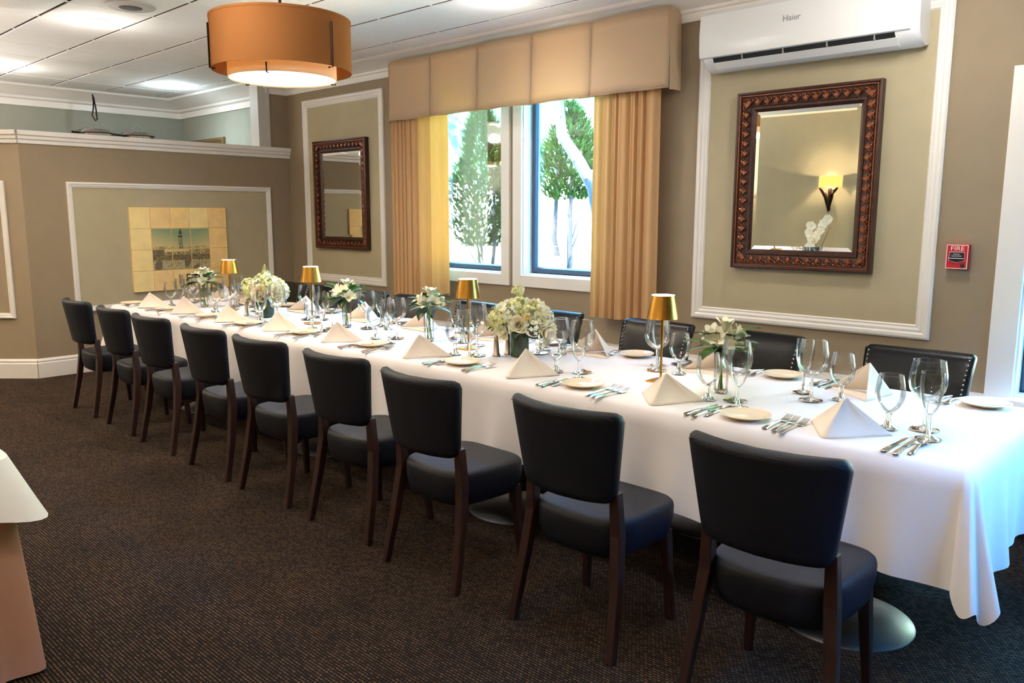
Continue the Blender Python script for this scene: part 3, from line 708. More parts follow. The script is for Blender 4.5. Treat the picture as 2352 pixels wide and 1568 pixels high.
def napkin_mesh(seed):
    rn = random.Random(seed); H = .13+rn.uniform(-.006, .01)
    Lp, F, Rp = Vector((-.16+rn.uniform(-.02, .01), .12)), Vector((-.035+rn.uniform(-.02, .02), -.115)), Vector((.145+rn.uniform(-.01, .02), .10))
    A = Vector((0.0, .0, H)); base = []
    n = 12
    e1 = (F-Lp); e2 = (Rp-F); fr = .045
    a1 = F-e1.normalized()*fr; a2 = F+e2.normalized()*fr
    for i in range(n): base.append(Lp.lerp(a1, i/n))
    for i in range(7):
        u = i/6; base.append(a1.lerp(F, u).lerp(F.lerp(a2, u), u))
    for i in range(1, n+1): base.append(a2.lerp(Rp, i/n))
    N = len(base)-1; mb = MB()
    def fn(u, v):
        k = u*N; i = min(int(k), N-1); b = base[i].lerp(base[i+1], k-i)
        p = A.lerp(Vector((b.x, b.y, .001)), 1-v if v < .985 else .012)
        side = math.sin(PI*min(1, max(0, (k-n-3)/(n)))) if k > n+3 else math.sin(PI*min(1, k/n))
        sag = .014*side*math.sin(PI*v)
        return (p.x*(1-.0)+ (0), p.y+sag*.9, max(.0008, p.z-sag*.4))
    mb.sheet(N*2, 12, fn)
    # folded-under tail on both ends
    mb.sheet(10, 4, lambda u, v: (Lp.x+(Rp.x-Lp.x)*u*(1) , Lp.y+(Rp.y-Lp.y)*u-.10*v*math.sin(PI*u), .0012+.003*v))
    me = mb.mesh('napkin', M['napkin'], 60); return me
NAPS = [napkin_mesh(k) for k in range(5)]
def solid(o, th):
    md = o.modifiers.new('solid', 'SOLIDIFY'); md.thickness = th; md.offset = 1
nf = [3, 3, 2, 2, 2, 2, 2, 2, 2]
F_N = [-1.06, -1.81, -2.61, -3.41, -4.20, -4.90, -5.60, -6.30, -6.94]
F_P = [(-1.43, 2.86), (-2.255, 2.885), (-3.07, 2.895), (-3.90, 2.925), (-4.64, 2.935), (-5.32, 2.90), (-5.96, 2.91), (-6.63, 2.89), (-7.28, 2.87)]
F_G = [((-.97, 3.08), (-.865, 3.155), (-.815, 3.025)), ((-1.70, 3.045), (-1.60, 3.10), (-1.53, 2.99)), ((-2.57, 3.07), (-2.47, 3.15), (-2.37, 3.0)),
       ((-3.32, 3.07), (-3.205, 3.13), (-3.15, 3.02)), ((-4.12, 3.12), (-4.03, 3.22), (-3.92, 3.07)), ((-4.81, 3.10), (-4.715, 3.20), (-4.66, 3.08)),
       ((-5.44, 3.06), (-5.36, 3.16), (-5.33, 3.02)), ((-6.24, 3.11), (-6.15, 3.2), (-6.10, 3.06)), ((-6.93, 3.06), (-6.85, 3.18), (-6.76, 3.07))]
def setting(i, side):
    w = 'aisle side' if side == 0 else 'window side'
    o9 = ordn[i]; fr = 'fork', 'knife'
    if side == 0:
        nx, ny = F_N[i], 2.885; P = F_P[i]; G = F_G[i]; sg = 1; rot = 0
    else:
        nx, ny = B_N[i]; P = B_P[i]; G = B_G[i]; sg = -1; rot = PI
    tail = '%s, %s place from right end' % (w, o9)
    me = NAPS[i % 5]
    nr = rot+random.uniform(-.12, .12)+(.15 if side == 0 else (-.5 if i == 0 else .1))
    o = tag(link('napkin', me, None, (nx, ny, TT-.001), (0, 0, nr)), 'cream napkin folded into a pyramid, '+tail, 'napkin', 'folded napkins'); solid(o, .0016)
    tag(link('bread_plate', PLATE, None, (P[0], P[1], TT-.001), (0, 0, 0)), 'small cream bread plate, '+tail, 'plate', 'bread plates')
    n = nf[i] if side == 0 else 2
    fx = P[0]+sg*.128; kx = nx+sg*(.215 if side == 0 else .2); fy = 2.868 if side == 0 else 3.722
    fy += random.uniform(-.008, .008)
    nm = ['left', 'middle', 'right'] if n == 3 else ['left', 'right']
    for k in range(n):
        tag(link('fork', FORK, None, (fx+sg*.037*k, fy-sg*.010*k, TT), (0, 0, rot+random.uniform(-.08, .04))), '%s steel fork, %s' % (nm[k], tail), 'fork', 'forks')
    tag(link('knife', KNIFE, None, (kx-sg*.03, fy+sg*.002, TT), (0, 0, rot+random.uniform(-.05, .05))), 'left steel knife, '+tail, 'knife', 'knives')
    tag(link('knife', KNIFE, None, (kx+sg*.003, fy-sg*.004, TT), (0, 0, rot+random.uniform(-.05, .05))), 'right steel knife beside the spoon, '+tail, 'knife', 'knives')
    tag(link('spoon', SPOON, None, (kx+sg*.040, fy+sg*.002, TT), (0, 0, rot+random.uniform(-.05, .05))), 'steel spoon, '+tail, 'spoon', 'spoons')
    glass('water_goblet', GOB, *G[0], 'short stemmed water goblet, '+tail, 'water goblets')
    glass('wine_glass', WIN, *G[1], 'large wine glass, '+tail, 'wine glasses')
    glass('champagne_flute', FLU, *G[2], 'narrow champagne flute, '+tail, 'champagne flutes')
bnx = [-1.25, -2.0, -2.78, -3.62, -4.28, -4.96, -5.76, -6.58, -7.13]
B_N = [(x, 3.665) for x in bnx]
bpx = [-.80, -1.68, -2.54, -3.17, -3.90, -4.62, -5.52, -6.2, -6.79]
B_P = [(x, 3.735) for x in bpx]
B_G = [((-1.28, 3.43), (-1.37, 3.335), (-1.46, 3.46)), ((-2.09, 3.45), (-2.225, 3.455), (-2.29, 3.57)), ((-2.9, 3.50), (-3.0, 3.43), (-3.08, 3.56)),
       ((-3.60, 3.40), (-3.46, 3.38), (-3.76, 3.48)), ((-4.42, 3.46), (-4.54, 3.37), (-4.58, 3.52)), ((-5.16, 3.43), (-5.27, 3.36), (-5.33, 3.47)),
       ((-5.93, 3.43), (-6.055, 3.375), (-6.08, 3.5)), ((-6.46, 3.41), (-6.57, 3.49), (-6.35, 3.48)), ((-7.04, 3.32), (-7.135, 3.42), (-7.25, 3.33))]
for i in range(9): setting(i, 0)
for i in range(9): setting(i, 1)

# table lamps
def table_lamp(x, y, label, first=[None]):
    if first[0]:
        t = clone(first[0], (x, y, TT), 0, label)
    else:
        t = thing('table_lamp', label, 'lamp', (x, y, TT), 0, 'gold table lamps'); first[0] = t
        part('base', MB().box(-.052, .052, -.052, .052, 0, .006), M['brass'], t, bevel=.001)
        part('stem', MB().lathe([(.0001, .006), (.0095, .006), (.006, .03), (.0055, .15), (.0095, .31), (.0095, .335), (.0001, .335)], 16), M['brass'], t, True)
        s = part('shade', MB().lathe([(.0735, .303), (.054, .412), (.0535, .412), (.0725, .303), (.0735, .303)], 40), M['brass'], t, 40)
        part('top_diffuser', MB().lathe([(.0001, .4105), (.0533, .4105), (.0533, .413), (.0001, .413)], 32), M['bulb'], s)
        part('led_disc', MB().lathe([(.0001, .350), (.05, .350), (.05, .353), (.0001, .353)], 24), M['bulb'], t)
    d = bpy.data.lights.new('lamp_glow', 'SPOT'); d.energy = 2.2; d.color = (1.0, .78, .5); d.spot_size = math.radians(120); d.spot_blend = .8; d.shadow_soft_size = .04
    link('glow_light', d, t, (0, 0, .345))
for (x, y), lb in zip(((-6.286, 3.276), (-5.045, 3.256), (-3.413, 3.264), (-2.059, 3.235)),
                      ('gold table lamp in front of the mural, farthest from the camera', 'gold table lamp in front of the far mirror panel', 'gold table lamp beside the salt shakers below the left window', 'gold table lamp nearest the camera, in front of the tan curtain')):
    table_lamp(x, y, lb)

# shakers
sh = None
for x, y, lb in ((-3.125, 3.205, 'steel salt shaker left of the leaf-wrapped vase'), (-3.115, 3.29, 'steel pepper shaker against the leaf-wrapped vase'),
                 (-5.83, 3.17, 'steel salt shaker beside the far big bouquet'), (-5.86, 3.28, 'steel pepper shaker behind the far big bouquet glass')):
    if sh is None:
        sh = thing('salt_shaker', lb, 'shaker', (x, y, TT), 0, 'salt and pepper shakers')
        part('body', MB().lathe([(.0001, .0), (.024, .0), (.024, .006), (.019, .012), (.0125, .095), (.0001, .095)], 20), M['pewter'], sh, 40)
        part('cap', MB().lathe([(.0125, .095), (.0135, .096), (.0125, .112), (.007, .120), (.0001, .121)], 20), M['steel'], sh, 40)
    else: clone(sh, (x, y, TT), 0, lb)

# ------------------------------------------------------------------ flowers
def petal_sheet(mb, Lp, wd, f0, f1, az, base=.003, nu=4, nv=6, cup=.25, tip=.35):
    path = [(base, 0.0)]
    for i in range(nv):
        f = f0+(f1-f0)*((i+.5)/nv)**1.4; r, z = path[-1]; path.append((r+Lp/nv*math.sin(f), z+Lp/nv*math.cos(f)))
    def fn(u, v):
        i = min(int(round(v*nv)), nv); r, z = path[i]
        w = wd*(.25+.75*math.sin(PI*min(1, .1+.62*v)))*(1 if v < .7 else max(.12, 1-((v-.7)/.3)**2*(1-tip)))*(u-.5)
        e = (2*abs(u-.5))**2
        r -= cup*e*wd*.5*math.sin(PI*v*.8)*.6; z += cup*e*wd*.4
        return (r*math.cos(az)-w*math.sin(az), r*math.sin(az)+w*math.cos(az), z)
    mb.sheet(nu, nv, fn)
def lily_mesh():
    mb = MB()
    for k in range(6): petal_sheet(mb, .062, .034 if k % 2 else .026, .28, 1.35 if k % 2 else 1.0, k*PI/3+.1*(k % 2))
    for k in range(5): mb.tube([(0, 0, .005), (.01*math.cos(k*1.26), .01*math.sin(k*1.26), .045)], .0012, 4)
    return mb.mesh('flower', M['petal'], True)
def bud_mesh():
    mb = MB()
    for k in range(5): petal_sheet(mb, .05, .024, .35, -.05, k*2*PI/5, .004)
    return mb.mesh('bud', M['petal'], True)
def rose_mesh():
    mb = MB()
    for ring_, (n, L, w, op) in enumerate(((5, .07, .07, (.9, 1.5)), (5, .066, .062, (.75, .9)), (5, .06, .054, (.6, .35)), (4, .054, .042, (.4, -.1)), (3, .048, .03, (.2, -.2)))):
        for k in range(n): petal_sheet(mb, L, w, op[0], op[1], 2*PI*k/n+ring_*.7, .003, 5, 6, .5, .7)
    return mb.mesh('rose', M['petal'], True)
def floret_mesh(seed, m, R=.05, n=46):
    rn = random.Random(seed); mb = MB()
    for k in range(n):
        d = Vector((rn.gauss(0, 1), rn.gauss(0, 1), abs(rn.gauss(0, 1))-.25)).normalized(); p = d*R*rn.uniform(.85, 1.1)
        a = d.orthogonal().normalized(); b = d.cross(a)
        th = rn.uniform(0, PI)
        for q in range(4):
            c, s = math.cos(th+q*PI/2), math.sin(th+q*PI/2); e = a*c+b*s; f_ = b*c-a*s; r = .0125
            mb.add([p, p+e*r*.6+f_*r*.5+d*.002, p+e*r*1.1+d*.001, p+e*r*.6-f_*r*.5+d*.002], [(0, 1, 2, 3)])
    return mb.mesh('floret_cluster', m)
def berry_mesh():
    mb = MB(); rn = random.Random(4)
    for k in range(14): mb.sphere((rn.gauss(0, .014), rn.gauss(0, .014), rn.gauss(.01, .012)), .0075, 7, 5)
    return mb.mesh('berry_cluster', M['berry'], True)
def leaf_mesh(L, w, m, droop=.35):
    mb = MB()
    mb.sheet(4, 8, lambda u, v: ((u-.5)*2*w*math.sin(PI*min(.985, .04+.95*v))**.9, L*v*(1-.12*v), L*(.25*v-droop*v*v)+abs(u-.5)*w*.5))
    return mb.mesh('leaf', m, True)
def fern_mesh():
    mb = MB().tube([(0, 0, 0), (0, .01, .12)], .0014, 5)
    for k in range(11):
        z = .02+.009*k; l = .022*(1-abs(k-4)/9)
        for s in (-1, 1): mb.add([(0, .001*k, z), (s*l*.5, .001*k, z+.006), (s*l, .002+.001*k, z+.004), (s*l*.5, .001*k, z-.001)], [(0, 1, 2, 3)])
    return mb.mesh('fern_frond', M['petalg'])
LILY, BUD, ROSE, BERRY, FERN = lily_mesh(), bud_mesh(), rose_mesh(), berry_mesh(), fern_mesh()
FLO = [floret_mesh(1, M['petal']), floret_mesh(2, M['petalg']), floret_mesh(3, M['petal'], .042, 36)]
LEAF_L, LEAF_D, LEAF_S = leaf_mesh(.11, .022, M['leaf']), leaf_mesh(.11, .028, M['leafd'], .5), leaf_mesh(.075, .014, M['leaf'], .2)
def aim(d, spin): return (Matrix.Rotation(0, 3, 'Z') @ Vector(d).normalized().to_track_quat('Z', 'Y').to_matrix() @ Matrix.Rotation(spin, 3, 'Z')).to_euler()
def bud_vase(x, y, seed, label):
    rn = random.Random(seed)
    t = thing('bud_vase', label, 'flower vase', (x, y, TT), 0, 'small white flower vases')
    part('vase', MB().lathe([(.0001, .001), (.028, .001), (.031, .006), (.031, .02), (.033, .12), (.036, .195)], 28), M['glass'], t, True)
    part('vase_foot', MB().lathe([(.0001, .001), (.028, .001), (.031, .005), (.031, .013), (.0001, .014)], 28), M['clear'], t, True)
    part('vase_rim', MB().lathe([(.0368, .1935), (.0368, .196), (.0352, .196), (.0352, .1935), (.0368, .1935)], 28), M['clear'], t, True)
    heads = []
    n = 11
    for k in range(n):
        if k == 0: d = Vector((0.1, 0, 1)).normalized(); r = .13
        else:
            a = k*2.399+rn.uniform(-.3, .3); el = (.35+.16*(k % 4))+rn.uniform(-.1, .1)
            d = Vector((math.cos(a)*math.cos(el), math.sin(a)*math.cos(el), math.sin(el))); r = rn.uniform(.085, .125)
        p = Vector((0, 0, .195))+d*r
        link('flower' if k % 4 else 'bud', LILY if (k % 4 or k == 0) else BUD, t, p-d*.05, aim(d, rn.uniform(0, 6)), [rn.uniform(1.05, 1.3)]*3)
        heads.append(p-d*.04)
    for k in range(6):
        p = heads[k]; b = Vector((rn.uniform(-.016, .016), rn.uniform(-.016, .016), .016)); b2 = Vector((rn.uniform(-.014, .014), rn.uniform(-.014, .014), .19))
        part('stem', MB().tube([b, b.lerp(b2, .5)+Vector((rn.uniform(-.004, .004),)*3), b2, b2.lerp(p, .6)+Vector((0, 0, .012)), p], .0028, 6), M['stem'], t, True)
    for k in range(20):
        a = k*2.399+rn.uniform(-.4, .4); el = rn.uniform(-.5, .7)
        z = .205+.07*max(0, math.sin(el))
        r0 = rn.uniform(.02, .055)
        o = link('leaf', (LEAF_L, LEAF_S, LEAF_D, LEAF_L)[k % 4], t, (r0*math.cos(a), r0*math.sin(a), z), (el*.8, 0, a-PI/2), [rn.uniform(1.05, 1.5)]*3)
bud_vase(-6.661, 3.229, 11, 'slim vase of white lilies standing in front of the tile mural')
bud_vase(-4.711, 3.321, 12, 'slim vase of white lilies in front of the far panel moulding')
bud_vase(-3.809, 3.302, 13, 'slim vase of white lilies in front of the left curtain')
bud_vase(-1.731, 3.213, 14, 'slim vase of white lilies nearest the camera, below the large mirror')
def bouquet(x, y, seed, label, rx, extra):
    rn = random.Random(seed)
    t = thing('bouquet', label, 'bouquet', (x, y, TT), 0, 'big white bouquets')
    part('vase', MB().lathe([(.0001, .001), (.05, .001), (.053, .004), (.053, .135), (.050, .135), (.0495, .02), (.0001, .02)], 32), M['gvase'], t, 40)
    n = 34
    cz = .17
    kinds = [ROSE, FLO[0], ROSE, LILY, FLO[1], FLO[2], ROSE, BERRY, LILY, FLO[1], ROSE]
    for k in range(n):
        v = (k+.5)/n; el = math.asin(min(.98, v*1.15-.16)); a = k*2.399+rn.uniform(-.2, .2)
        d = Vector((math.cos(a)*math.cos(el), math.sin(a)*math.cos(el), math.sin(el)))
        p = Vector((d.x*.17, d.y*.13, cz+d.z*.125))+d*rn.uniform(-.015, .02)
        q = kinds[k % len(kinds)]; s = rn.uniform(.85, 1.15)
        nm = {ROSE: 'rose', LILY: 'flower', BERRY: 'berry_cluster'}.get(q, 'floret_cluster')
        off = .03 if q in (ROSE, LILY) else .0
        link(nm, q, t, p-d*off, aim(d, rn.uniform(0, 6)), [s]*3)
    for dx, dz, q in extra:
        d = Vector((dx, rn.uniform(-.1, .1)*0, dz-.1)).normalized()
        px = Vector((dx*.7, dx*-.7*.0, dz))
        part('stem', MB().tube([(0, 0, .13), px*.6+Vector((0, 0, .06)), px], .0025, 5), M['stem'], t, True)
        link('bud' if q is BUD else 'floret_cluster', q, t, px, aim(d, 0), [.62 if q is not BUD else 1.0]*3)
    link('fern_frond', FERN, t, (.02, -.03, .29), (0, .1, .8))
    for k in range(14):
        a = k*2.399+.5; el = rn.uniform(-.5, .3)
        link('leaf', (LEAF_D, LEAF_L)[k % 2], t, (.06*math.cos(a), .06*math.sin(a), .15+rn.uniform(0, .05)), (el, 0, a-PI/2), [rn.uniform(.9, 1.3)]*3)
    for k in range(7):
        a = k*.9; part('stem', MB().tube([(.02*math.cos(a), .02*math.sin(a), .03), (.05*math.cos(a), .05*math.sin(a), .2)], .003, 5), M['stem'], t)
bouquet(-5.63, 3.23, 21, 'big cream bouquet in a leaf wrapped vase near the mural end', .2, ((-.26, .14, FLO[1]), (.24, .23, FLO[2]), (.02, .33, FLO[0])))
bouquet(-3.025, 3.29, 23, 'big cream bouquet in a leaf wrapped vase before the windows', .2, ((-.29, .2, FLO[1]), (.26, .10, FLO[2]), (.02, .34, BUD), (-.03, .36, FLO[1])))

# ------------------------------------------------------------------ left service table and right side table
t = thing('service_table', 'square table at the left edge under rose and white cloths', 'table', (-3.40, .285, 0))
part('tabletop', MB().box(-.4, .4, -.4, .4, .71, .745), M['wood'], t)
part('pedestal', MB().lathe([(.24, 0), (.24, .02), (.04, .05), (.04, .71)], 20), M['dark'], t)
def skirt(hw, z0, z1, amp, nfold, flare, tip=0.0, jut=0.0):
    def fn(u, v):
        a = 2*PI*u; c, s = math.cos(a), math.sin(a); k = (abs(c)**14+abs(s)**14)**(-1/14)
        cn = abs(math.sin(2*a))**9
        q = 1-v
        r = hw*k+flare*q+amp*q*math.sin(nfold*a)+jut*cn*q
        z = z0+(z1-z0)*v-tip*cn*q
        return (r*c, r*s, z)
    return fn
o = part('under_cloth', MB().sheet(200, 6, skirt(.452, .012, .748, .022, 26, .06)), M['pink'], None, 60); o.location = (-3.40, .285, 0)
tag(o, 'rose pink floor length cloth on the left edge table', 'tablecloth')
mb = MB().sheet(160, 8, skirt(.462, .615, .757, .008, 12, .03, .06, .09)).sheet(160, 3, lambda u, v: skirt(.462*max(v, .01), .7572, .7572, 0, 1, 0)(u, 1))
o = part('overlay_cloth', mb, M['linen'], None, 60); o.location = (-3.40, .285, 0)
tag(o, 'white square overlay cloth on the left edge table', 'tablecloth')
t = thing('side_table', 'small side table under white cloth by the right window', 'table', (-.34, 4.72, 0))
part('tabletop', MB().box(-.4, .4, -.3, .3, .69, .72), M['wood'], t)
for sx in (-1, 1):
    for sy in (-1, 1): part('leg', leg([(sx*.36, sy*.26, 0), (sx*.36, sy*.26, .69)], (.016, .02)), M['wood'], t)
o = part('side_table_cloth', MB().sheet(140, 6, lambda u, v: (lambda q: (q[0]*.92, q[1]*.72, q[2]))(skirt(.45, .06, .728, .02, 18, .02)(u, v))).sheet(8, 8, lambda u, v: ((u-.5)*.83, (v-.5)*.65, .729)), M['linen'], None, 60)
o.location = (-.34, 4.72, 0); tag(o, 'white cloth hanging to the floor at the right edge', 'tablecloth')

# ------------------------------------------------------------------ beyond the partition
t = thing('wall_shelf', 'high service shelf on the far sage wall carrying chafing dishes', 'shelf', (XF, 4.1, 0))
part('board', MB().box(.001, .5, -1.1, 1.02, 2.40, 2.44), M['wood'], t)
for y in (-.8, .0, .8): part('bracket', MB().loft([[(.001, y-.012, 2.1), (.03, y-.012, 2.1), (.4, y-.012, 2.4), (.001, y-.012, 2.4)], [(.001, y+.012, 2.1), (.03, y+.012, 2.1), (.4, y+.012, 2.4), (.001, y+.012, 2.4)]]), M['wood'], t)
cd = None
for y, lb in ((3.96, 'steel chafing dish with glass lid, left of the pair'), (4.46, 'steel chafing dish with glass lid, right of the pair')):
    if cd is None:
        cd = thing('chafing_dish', lb, 'chafing dish', (XF+.27, y, 2.44), 0, 'chafing dishes on the high shelf')
        part('pan', MB().lathe([(.0001, .0), (.15, .0), (.19, .02), (.2, .09), (.215, .1), (.21, .108), (.0001, .108)], 40), M['steel'], cd, 40)
        part('lid', MB().lathe([(.205, .108), (.19, .135), (.13, .16), (.0001, .17)], 40), M['steel'], cd, True)
        part('lid_handle', MB().tube([(0, -.04, .168), (0, -.042, .205), (0, -.02, .222), (0, .02, .222), (0, .042, .205), (0, .04, .168)], .008, 8), M['clear'], cd, True)
        part('side_handle', MB().tube([(0, -.2, .1), (0, -.26, .1), (0, -.28, .105)], .012, 8), M['bronze'], cd, True)
    else: clone(cd, (XF+.27, y, 2.44), 0, lb)
tag(part('ceiling_hook', MB().tube([(-10.72, 3.93, 3.0), (-10.71, 3.93, 2.9), (-10.69, 3.915, 2.82), (-10.7, 3.90, 2.74), (-10.68, 3.93, 2.68), (-10.66, 3.94, 2.70), (-10.68, 3.945, 2.8), (-10.71, 3.935, 2.97)], .009, 6), M['bronze'], None, True), 'dark twisted wire hook hanging from the far crown moulding', 'hook')
t = thing('picture_frame', 'gilt picture frame just showing above the partition cap', 'picture frame')
fnp = lambda a, b, h: (a, YW-.061-h, b)
part('frame', rect_sweep([(0, 0), (0, .03), (.03, .035), (.06, .02), (.075, .02), (.075, 0)], -10.75, -9.85, 1.75, 2.525, fnp), M['gold'], t)
part('picture', MB().box(-10.68, -9.92, YW-.07, YW-.062, 1.82, 2.455), M['panel'], t)

# ------------------------------------------------------------------ wall behind the camera (seen in the mirror)
def sconce(x, label):
    t = thing('wall_sconce', label, 'wall lamp', (x, YO, 0), 0, 'wall sconces behind the camera')
    L = []
    for z in (1.965, 2.125):
        L.append([(.165*math.cos(a), .004+.1*math.sin(a), z) for a in [PI*k/20 for k in range(21)]])
    part('shade', MB().loft(L, cap=False, close=False), M['sconce'], t, True)
    for s in (-1, 1):
        part('arm', MB().tube([(s*.0, .03, 1.6), (s*.02, .035, 1.72), (s*.045, .045, 1.83), (s*.085, .06, 1.91), (s*.13, .06, 1.955)], [.006, .022, .03, .03, .018], 8), M['bronze'], t, True)
    part('wall_plate', MB().box(-.02, .02, .0, .02, 1.62, 1.95), M['bronze'], t)
    for dz, e in ((2.10, 42), (1.98, 9)):
        d = bpy.data.lights.new('sconce_bulb', 'POINT'); d.energy = e; d.color = (1.0, .74, .42); d.shadow_soft_size = .02
        link('bulb_light', d, t, (0, .05, dz))
sconce(-4.85, 'lit wall sconce with curved amber shade reflected in the large mirror')
for x, wh in ((-8.6, 'leftmost along that wall'), (-2.6, 'right of the console'), (-.4, 'rightmost along that wall')):
    sconce(x, 'added lit wall sconce behind the camera, '+wh)  # unseen sconces added along this wall for extra uplight
t = thing('console_cabinet', 'tall console against the wall behind the camera', 'cabinet', (-4.95, YO+.22, 0))
part('body', MB().box(-.7, .7, -.2, .2, 0, .93), M['wood'], t)
part('top', MB().box(-.73, .73, -.219, .23, .93, .965), M['white'], t, bevel=.004)
t = thing('potted_orchid', 'white orchid in a low pot reflected in the large mirror', 'orchid', (-4.87, YO+.25, .966))
part('pot', MB().lathe([(.0001, 0), (.07, 0), (.1, .05), (.1, .075), (.0001, .07)], 24), M['stone'], t, True)
def orchid_mesh():
    mb = MB()
    for k, (w, L) in enumerate(((.06, .055), (.035, .05), (.035, .05), (.06, .055), (.035, .05))): petal_sheet(mb, L, w*1.1, 1.2, 1.6, k*2*PI/5, .002, tip=.6)
    mb.sphere((0, 0, .008), .01, 7, 5); return mb.mesh('flower', M['orchid'], True)
ORC = orchid_mesh()
for s, pts in ((0, ((-.02, .07), (-.06, .2), (-.04, .35), (.06, .5), (.12, .53))), (1, ((.02, .07), (.07, .2), (.12, .33), (.14, .4), (.17, .42)))):
    part('stem', MB().tube([(x, 0, z) for x, z in pts], .004, 6), M['leafd'], t, True)
rn = random.Random(3)
for k in range(11):
    u = k/10; link('flower', ORC, t, (.14-.27*u+rn.uniform(-.01, .01), .03, .54-.43*u+.02*math.sin(7*u)), (-PI/2+rn.uniform(-.3, .1), 0, rn.uniform(-.4, .4)), [1.2]*3)
for k, (x, z) in enumerate(((-.10, .43), (-.12, .33), (-.10, .26), (-.03, .19), (-.02, .12))): link('flower', ORC, t, (x*1.0, .05, z), (-PI/2, 0, .3*k), [1.45]*3)
for k in range(5): link('leaf', LEAF_D, t, (0, 0, .07), (.2, 0, k*1.25), [1.5, 1.5, 1.5])

# ------------------------------------------------------------------ garden outside
tag(part('garden_ground', MB().box(-16, 8, YW+T, 14, -.3, -.02), M['soil'], None), 'pale garden ground outside the windows', 'ground', kind='structure')
tag(part('terrace_ground', MB().box(XR+.2, 9, -8, YW+T, -.3, -.02), M['soil'], None), 'paved terrace ground outside the right end wall', 'ground', kind='structure')
tag(part('garden_fence', MB().box(-16, 8, 9.0, 9.2, -.02, 2.08), M['fence'], None), 'pale stucco garden wall outside the windows', 'garden wall', kind='structure')
mb = MB(); rn = random.Random(31)
for k in range(7500):
    x, z = rn.uniform(-15, 6), rn.uniform(.3, 5.2); p = Vector((x, 10.0+.35*math.sin(x*2.1+z)+rn.uniform(-.25, .25), z)); sz = rn.uniform(.10, .2)
    d = Vector((rn.uniform(-1, 1), rn.uniform(-.4, .4), rn.uniform(-.2, 1))).normalized(); e = d.cross(Vector((0, 1, .3))).normalized()
    mb.add([p-e*sz*.4, p+d*sz*.8-e*sz*.5, p+d*sz*1.4, p+d*sz*.8+e*sz*.5], [(0, 1, 2, 3)])
t = thing('garden_hedge', 'tall pale hedge added behind the garden wall, also blocking sky', 'hedge', (0, 0, 0))  # pale foliage backdrop, made tall and long to block blue sky
hm = MB(); rh = random.Random(8)
for k in range(2600):
    p = Vector((2.45+rh.uniform(-.12, .12), rh.uniform(-2, 6.5), rh.uniform(0, 2.95))); sz = rh.uniform(.08, .16)
    d = Vector((rh.uniform(-.6, .3), rh.uniform(-1, 1), rh.uniform(0, 1))).normalized(); e = d.orthogonal().normalized()
    hm.add([p-e*sz*.4, p+d*sz*.8-e*sz*.5, p+d*sz*1.4, p+d*sz*.8+e*sz*.5], [(0, 1, 2, 3)])
t2 = thing('sky_block_hedge', 'added unseen hedge blocking low sky outside the glazed door on the right', 'hedge', (0, 0, 0))  # added out of view to keep low sky light from the door
part('foliage', hm, M['foliage'], t2)['kind'] = 'stuff'
part('core', MB().box(2.5, 3.0, -2, 6.5, -.02, 2.8), M['foliage'], t2)
part('foliage', mb, M['hedge'], t)['kind'] = 'stuff'
part('core', MB().box(-15, 6, 10.15, 10.6, -.02, 5.0), M['hedge'], t)
def shrub(x, y, rad, z0, z1, n, seed, label, trunks):
    rn = random.Random(seed); t = thing('garden_shrub', label, 'shrub', (x, y, -.02), 0, 'garden shrubs')
    mb = MB()
    for k in range(n):
        v = rn.random()**.9; z = z0+(z1-z0)*v; prof_ = math.sin(PI*min(.98, .12+.86*v))**.6*(1-.45*v)
        a = rn.uniform(0, 2*PI); r = rad*prof_*math.sqrt(rn.uniform(.25, 1.0))*(1+.25*math.sin(3*a+8*v))
        p = Vector((r*math.cos(a), r*math.sin(a), z)); s = rn.uniform(.03, .065)
        d = Vector((math.cos(a)*.5+rn.uniform(-.5, .5), math.sin(a)*.5+rn.uniform(-.5, .5), rn.uniform(.3, 1.2))).normalized(); e = d.orthogonal().normalized(); e.rotate(Matrix.Rotation(rn.uniform(0, 6), 3, d))
        mb.add([p-e*s*.28, p+d*s*1.3-e*s*.1, p+d*s*1.5+e*s*.1, p+e*s*.28], [(0, 1, 2, 3)])
    o = part('foliage', mb, M['foliage'], t); o['kind'] = 'stuff'
    for dx, w in trunks:
        part('trunk', MB().tube([(dx*.5, 0, 0), (dx*.4+.02, .02, .6), (dx, -.02, 1.3), (dx*.8, 0, z0+(z1-z0)*.5)], [w, w*.9, w*.75, w*.5], 8), M['bark'], t, True)
    for k in range(10):
        a = rn.uniform(0, 6); z = rn.uniform(.9, z0+.4); r = rad*rn.uniform(.4, .8)
        part('twig', MB().tube([(0, 0, z-.25), (r*.5*math.cos(a), r*.5*math.sin(a), z+.05), (r*math.cos(a), r*math.sin(a), z+.3)], [.012, .008, .004], 5), M['bark'], t)
shrub(-7.66, 7.6, .48, 1.15, 2.95, 5200, 1, 'tall arborvitae shrub seen through the left window', ((.25, .03), (-.1, .02)))
shrub(-6.2, 7.6, .42, 1.75, 2.85, 3600, 2, 'bare stemmed arborvitae shrub seen through the right window', ((.05, .035), (-.2, .04)))
shrub(-5.55, 8.2, .4, 1.9, 3.0, 2600, 4, 'arborvitae shrub beside the right curtain outside', ((.0, .03),))
t = thing('garden_tree', 'leaning tree trunk wrapped in string lights outside the right window', 'tree', (0, 0, 0))
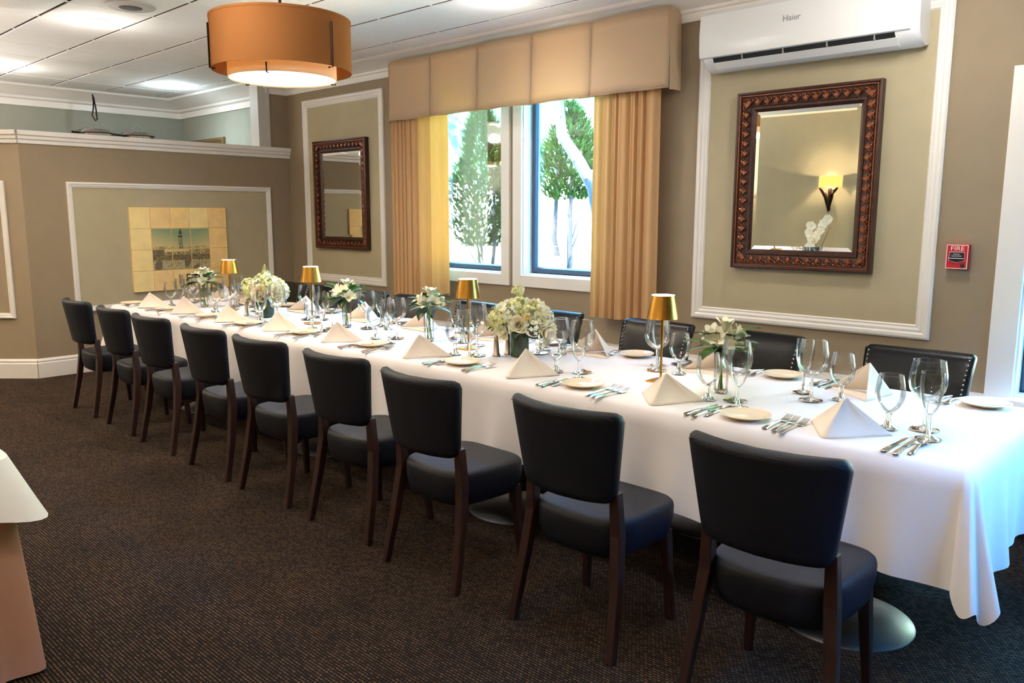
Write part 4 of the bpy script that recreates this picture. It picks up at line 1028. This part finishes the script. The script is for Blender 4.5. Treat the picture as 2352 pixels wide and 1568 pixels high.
TP = [(-5.1, 6.8, -.02), (-5.12, 6.8, .9), (-5.14, 6.8, 1.55), (-5.22, 6.8, 1.84), (-5.41, 6.8, 2.11), (-5.65, 6.8, 2.39), (-5.69, 6.8, 2.71), (-5.78, 6.8, 3.4)]
part('trunk', MB().tube(TP, [.1, .09, .075, .07, .065, .06, .055, .04], 10), M['bark'], t, True)
part('branch', MB().tube([(-5.18, 6.8, 1.7), (-5.1, 6.85, 2.3), (-5.2, 6.9, 2.75), (-5.3, 6.9, 3.4)], [.06, .05, .045, .03], 8), M['bark'], t, True)
lm_ = MB().sphere((0, 0, 0), .013, 6, 5, (1, 1, 2.2)).mesh('string_light', M['bulbw'])
for k in range(22):
    i = 2+k*5/22; a = int(i); p = Vector(TP[a]).lerp(Vector(TP[min(a+1, 7)]), i-a); th = k*1.9
    link('string_light', lm_, t, p+Vector((.075*math.cos(th), .075*math.sin(th), 0)), (th, .6, 0))
tag(part('garden_ledge', MB().box(-6.1, -4.6, 6.3, 6.66, -.02, .62), M['fence'], None, bevel=.01), 'low stucco garden ledge outside the right window', 'ledge')
def statue(x, y, s, label):
    t = thing('garden_statue', label, 'statue', (x, y, .62), .4, 'white garden statues')
    t.scale = (s, s, s)
    part('bust', MB().lathe([(.0001, 0), (.1, 0), (.1, .04), (.06, .06), (.07, .12), (.14, .2), (.15, .26), (.09, .31), (.05, .33), (.048, .37), (.0001, .37)], 18), M['stone'], t, True)
    h = part('head', MB().sphere((0, 0, .45), .095, 14, 10, (.9, 1.0, 1.12)), M['stone'], t, True)
    part('face', MB().sphere((0, -.098, .44), .018, 6, 5, (.8, 1.2, 1.4)).sphere((.04, -.085, .47), .014, 6, 5).sphere((-.04, -.085, .47), .014, 6, 5).sphere((0, -.085, .4), .02, 6, 5, (1.4, .8, .6)), M['stone'], h, True)
    part('hair', MB().sphere((0, .02, .475), .1, 12, 8, (1, 1, 1.0)), M['stone'], h, True)
statue(-5.44, 6.5, .88, 'white stone bust outside the right window, taller of two')
statue(-5.14, 6.48, .8, 'white stone bust outside the right window, lower of two')
